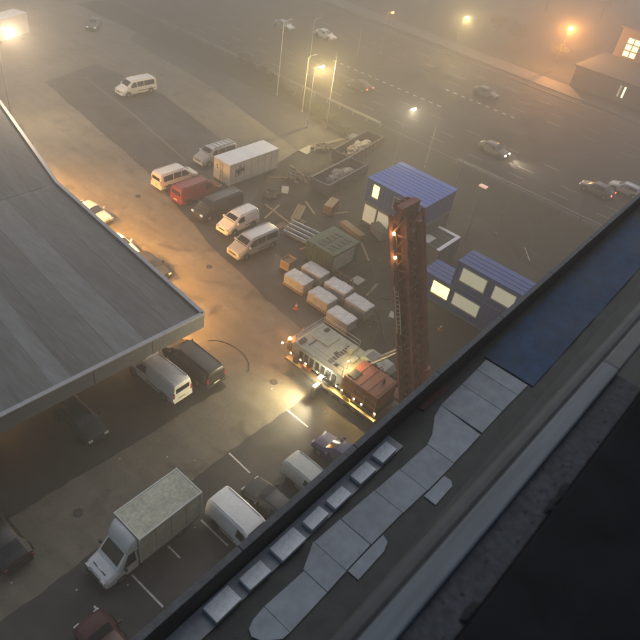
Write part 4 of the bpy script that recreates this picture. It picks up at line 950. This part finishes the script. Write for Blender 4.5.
# ------------------------------------------------------------------ more clutter on the site
def generator(label, p, ang, col):
    root = empty('generator', (p.x, p.y, .009), ang, label, 'generator'); m = mat('generator_'+label[:5].strip().replace(' ', '_'), col, .5)
    MB().box(-1.1, 1.1, -.5, .5, .35, 1.35, .06).build('housing', m, root); MB().box(-1.0, 1.0, -.45, .45, .12, .35).build('tank', m_black, root)
    for k in range(6): MB().box(-.9+k*.12, -.83+k*.12, -.52, -.5, .55, 1.15).build('louvre', m_black, root)
    for s_ in (1, -1): MB().cyl((s_*.6, -.55, .2), (s_*.6, -.48, .2), .2, .2, 12).build('wheel', m_tyre, root)
    MB().cyl((.7, .2, 1.35), (.7, .2, 1.6), .05, .05, 8).build('exhaust', m_steel, root)
generator('dull orange generator between the navy skip and the tank', P(330, 213), .3, (.20, .09, .03))
generator('grey generator beside the foot of the lower grey cabin', P(378, 238), 1.2, (.18, .18, .16))
def cone(label, p):
    root = empty('traffic_cone', (p.x, p.y, .02), 0, label, 'cone', 'traffic cones on the site'); m = mat('cone_orange', (.5, .10, .02), .6)
    MB().box(-.2, .2, -.2, .2, 0, .04).build('base', m, root); MB().cyl((0, 0, .04), (0, 0, .72), .14, .03, 12).build('body', m, root); MB().cyl((0, 0, .35), (0, 0, .5), .103, .076, 12).build('white_band', m_white, root)
cone('traffic cone at the lane edge beside the wrapped pallets', P(296, 309)); cone('traffic cone by the drilling rig rear corner', P(303, 333)); cone('traffic cone at the corner of the green tank', P(352, 290)); cone('traffic cone near the small hut with white trim', P(440, 330))
for k, (px_, py_, a, L_, l) in enumerate(((272, 212, .3, 3.4, 'plank lying loose just right of the small white van'), (310, 208, 1.1, 2.6, 'plank lying between the navy skip and the pipes'), (336, 214, -.4, 3.0, 'plank beside the dull orange generator'), (365, 252, .9, 3.2, 'plank on the ground below the lower grey cabin'), (372, 290, .2, 2.4, 'plank lying near the mast and the pale board'), (280, 178, -.7, 2.8, 'plank by the right end of the white container'))):
    p = P(px_, py_); o = MB().box(-L_/2, L_/2, -.11, .11, 0, .06).build('plank', m_wood); o.location = (p.x, p.y, .01); o.rotation_euler.z = a; tag(o, l, 'plank')
def timber_stack(label, p, ang, n, rows):
    root = empty('timber_stack', (p.x, p.y, .009), ang, label, 'timber')
    for j in range(rows):
        for i in range(n): MB().box(-1.6+random.uniform(-.1, .1), 1.6+random.uniform(-.1, .1), -n*.08+i*.16, -n*.08+i*.16+.14, j*.13, j*.13+.12).build('plank', m_wood, root)
timber_stack('small stack of sawn timber behind the silver minibus', P(298, 215), .5, 6, 3); timber_stack('stack of sawn timber in front of the lower grey cabin', P(352, 232), 1.4, 5, 4)
def barrier(label, y0, y1):
    root = empty('crash_barrier', (73.0, y0, .016), 0, label, 'barrier')
    n = int((y1-y0)/2.5)
    for k in range(n+1): MB().box(-.05, .05, k*2.5-.06, k*2.5+.06, 0, .7).build('post', m_steel, root)
    MB().bar((.09, 0, .62), (.09, y1-y0, .62), .06, .30, (0, 0, 1)).build('rail', m_steel, root)
barrier('steel crash barrier along the verge at the right', 8, 33); barrier('steel crash barrier along the verge behind the lamp posts', 46, 96)
def drain(label, x, y):
    root = empty('drain_cover', (x, y, .006), random.uniform(0, .2), label, 'drain cover'); m = mat('cast_iron', (.03, .03, .03), .6, .3)
    MB().cyl((0, 0, 0), (0, 0, .012), .30, .30, 20).build('ring', m, root)
    for k in range(5): MB().box(-.2, .2, -.2+k*.09, -.16+k*.09, .0125, .02).build('bar', mat('iron_worn', (.09, .085, .08), .5, .4), root)
drain('round drain cover on the lane left of the box truck', 9.5, 21.4); drain('round drain cover on the lane between the canopy and the drilling rig', 26.2, 21.2); drain('round drain cover on the lane near the silver minibus', 32.2, 35.5); drain('round drain cover on the lane beside the white van row', 34.6, 49.5)
mb = MB()
for k in range(60):
    x, y = random.choice(((random.uniform(3, 30), random.uniform(10, 24)), (random.uniform(30, 48), random.uniform(20, 60)), (random.uniform(36, 58), random.uniform(10, 45)))); s_ = random.uniform(.03, .09); a = random.uniform(0, 3)
    mb.add([(x+s_*math.cos(a+i*1.57), y+s_*.7*math.sin(a+i*1.57), .014+.02*(i % 2)) for i in range(4)], [(0, 1, 2, 3)])
tag(mb.build('litter', mat('litter_white', (.6, .58, .5), .7)), 'scattered scraps of pale litter on the tarmac', 'litter', kind='stuff')
def hose(label, pts):
    P3 = [Vector((p.x, p.y, .06)) for p in (P(*q) for q in pts)]; fine = []
    for i in range(len(P3)-1):
        p0, p1, p2, p3 = P3[max(0, i-1)], P3[i], P3[i+1], P3[min(len(P3)-1, i+2)]
        for k in range(6):
            t = k/6; fine.append(.5*((2*p1)+(-p0+p2)*t+(2*p0-5*p1+4*p2-p3)*t*t+(-p0+3*p1-3*p2+p3)*t*t*t))
    tag(MB().tube(fine+[P3[-1]], .05, 6).build('hose', m_black), label, 'hose')
hose('black hose winding from the green tank to the mast', [(352, 268), (368, 262), (374, 280), (368, 300), (380, 318), (384, 340)])
hose('black hose winding from the rig cab past the inner pallet row', [(372, 345), (378, 325), (366, 318), (376, 300), (390, 300)])
p = P(527, 255); o = MB().cyl((0, -1.3, .06), (0, 1.3, .06), .06, .06, 8).build('fallen_post', m_pole); o.location = (p.x, p.y, .02); o.rotation_euler.z = -.9; tag(o, 'pale post lying on the dark verge above the upper blue cabin', 'post')

# ------------------------------------------------------------------ haze: one closed box round everything
hz = MB().box(-90, 450, -90, 350, -1, 44).build('haze', bpy.data.materials.new('haze_air'))
hz['kind'] = 'stuff'; hz['label'] = 'thin warm evening haze over the whole site'; hz['category'] = 'haze'
hm = hz.data.materials[0]; hm.use_nodes = True; hn = hm.node_tree.nodes; hn.clear()
pv = hn.new('ShaderNodeVolumePrincipled'); ho = hn.new('ShaderNodeOutputMaterial')
pv.inputs['Color'].default_value = (.87, .85, .79, 1); pv.inputs['Density'].default_value = HAZE_DENSITY; pv.inputs['Anisotropy'].default_value = .62
hm.node_tree.links.new(pv.outputs['Volume'], ho.inputs['Volume'])
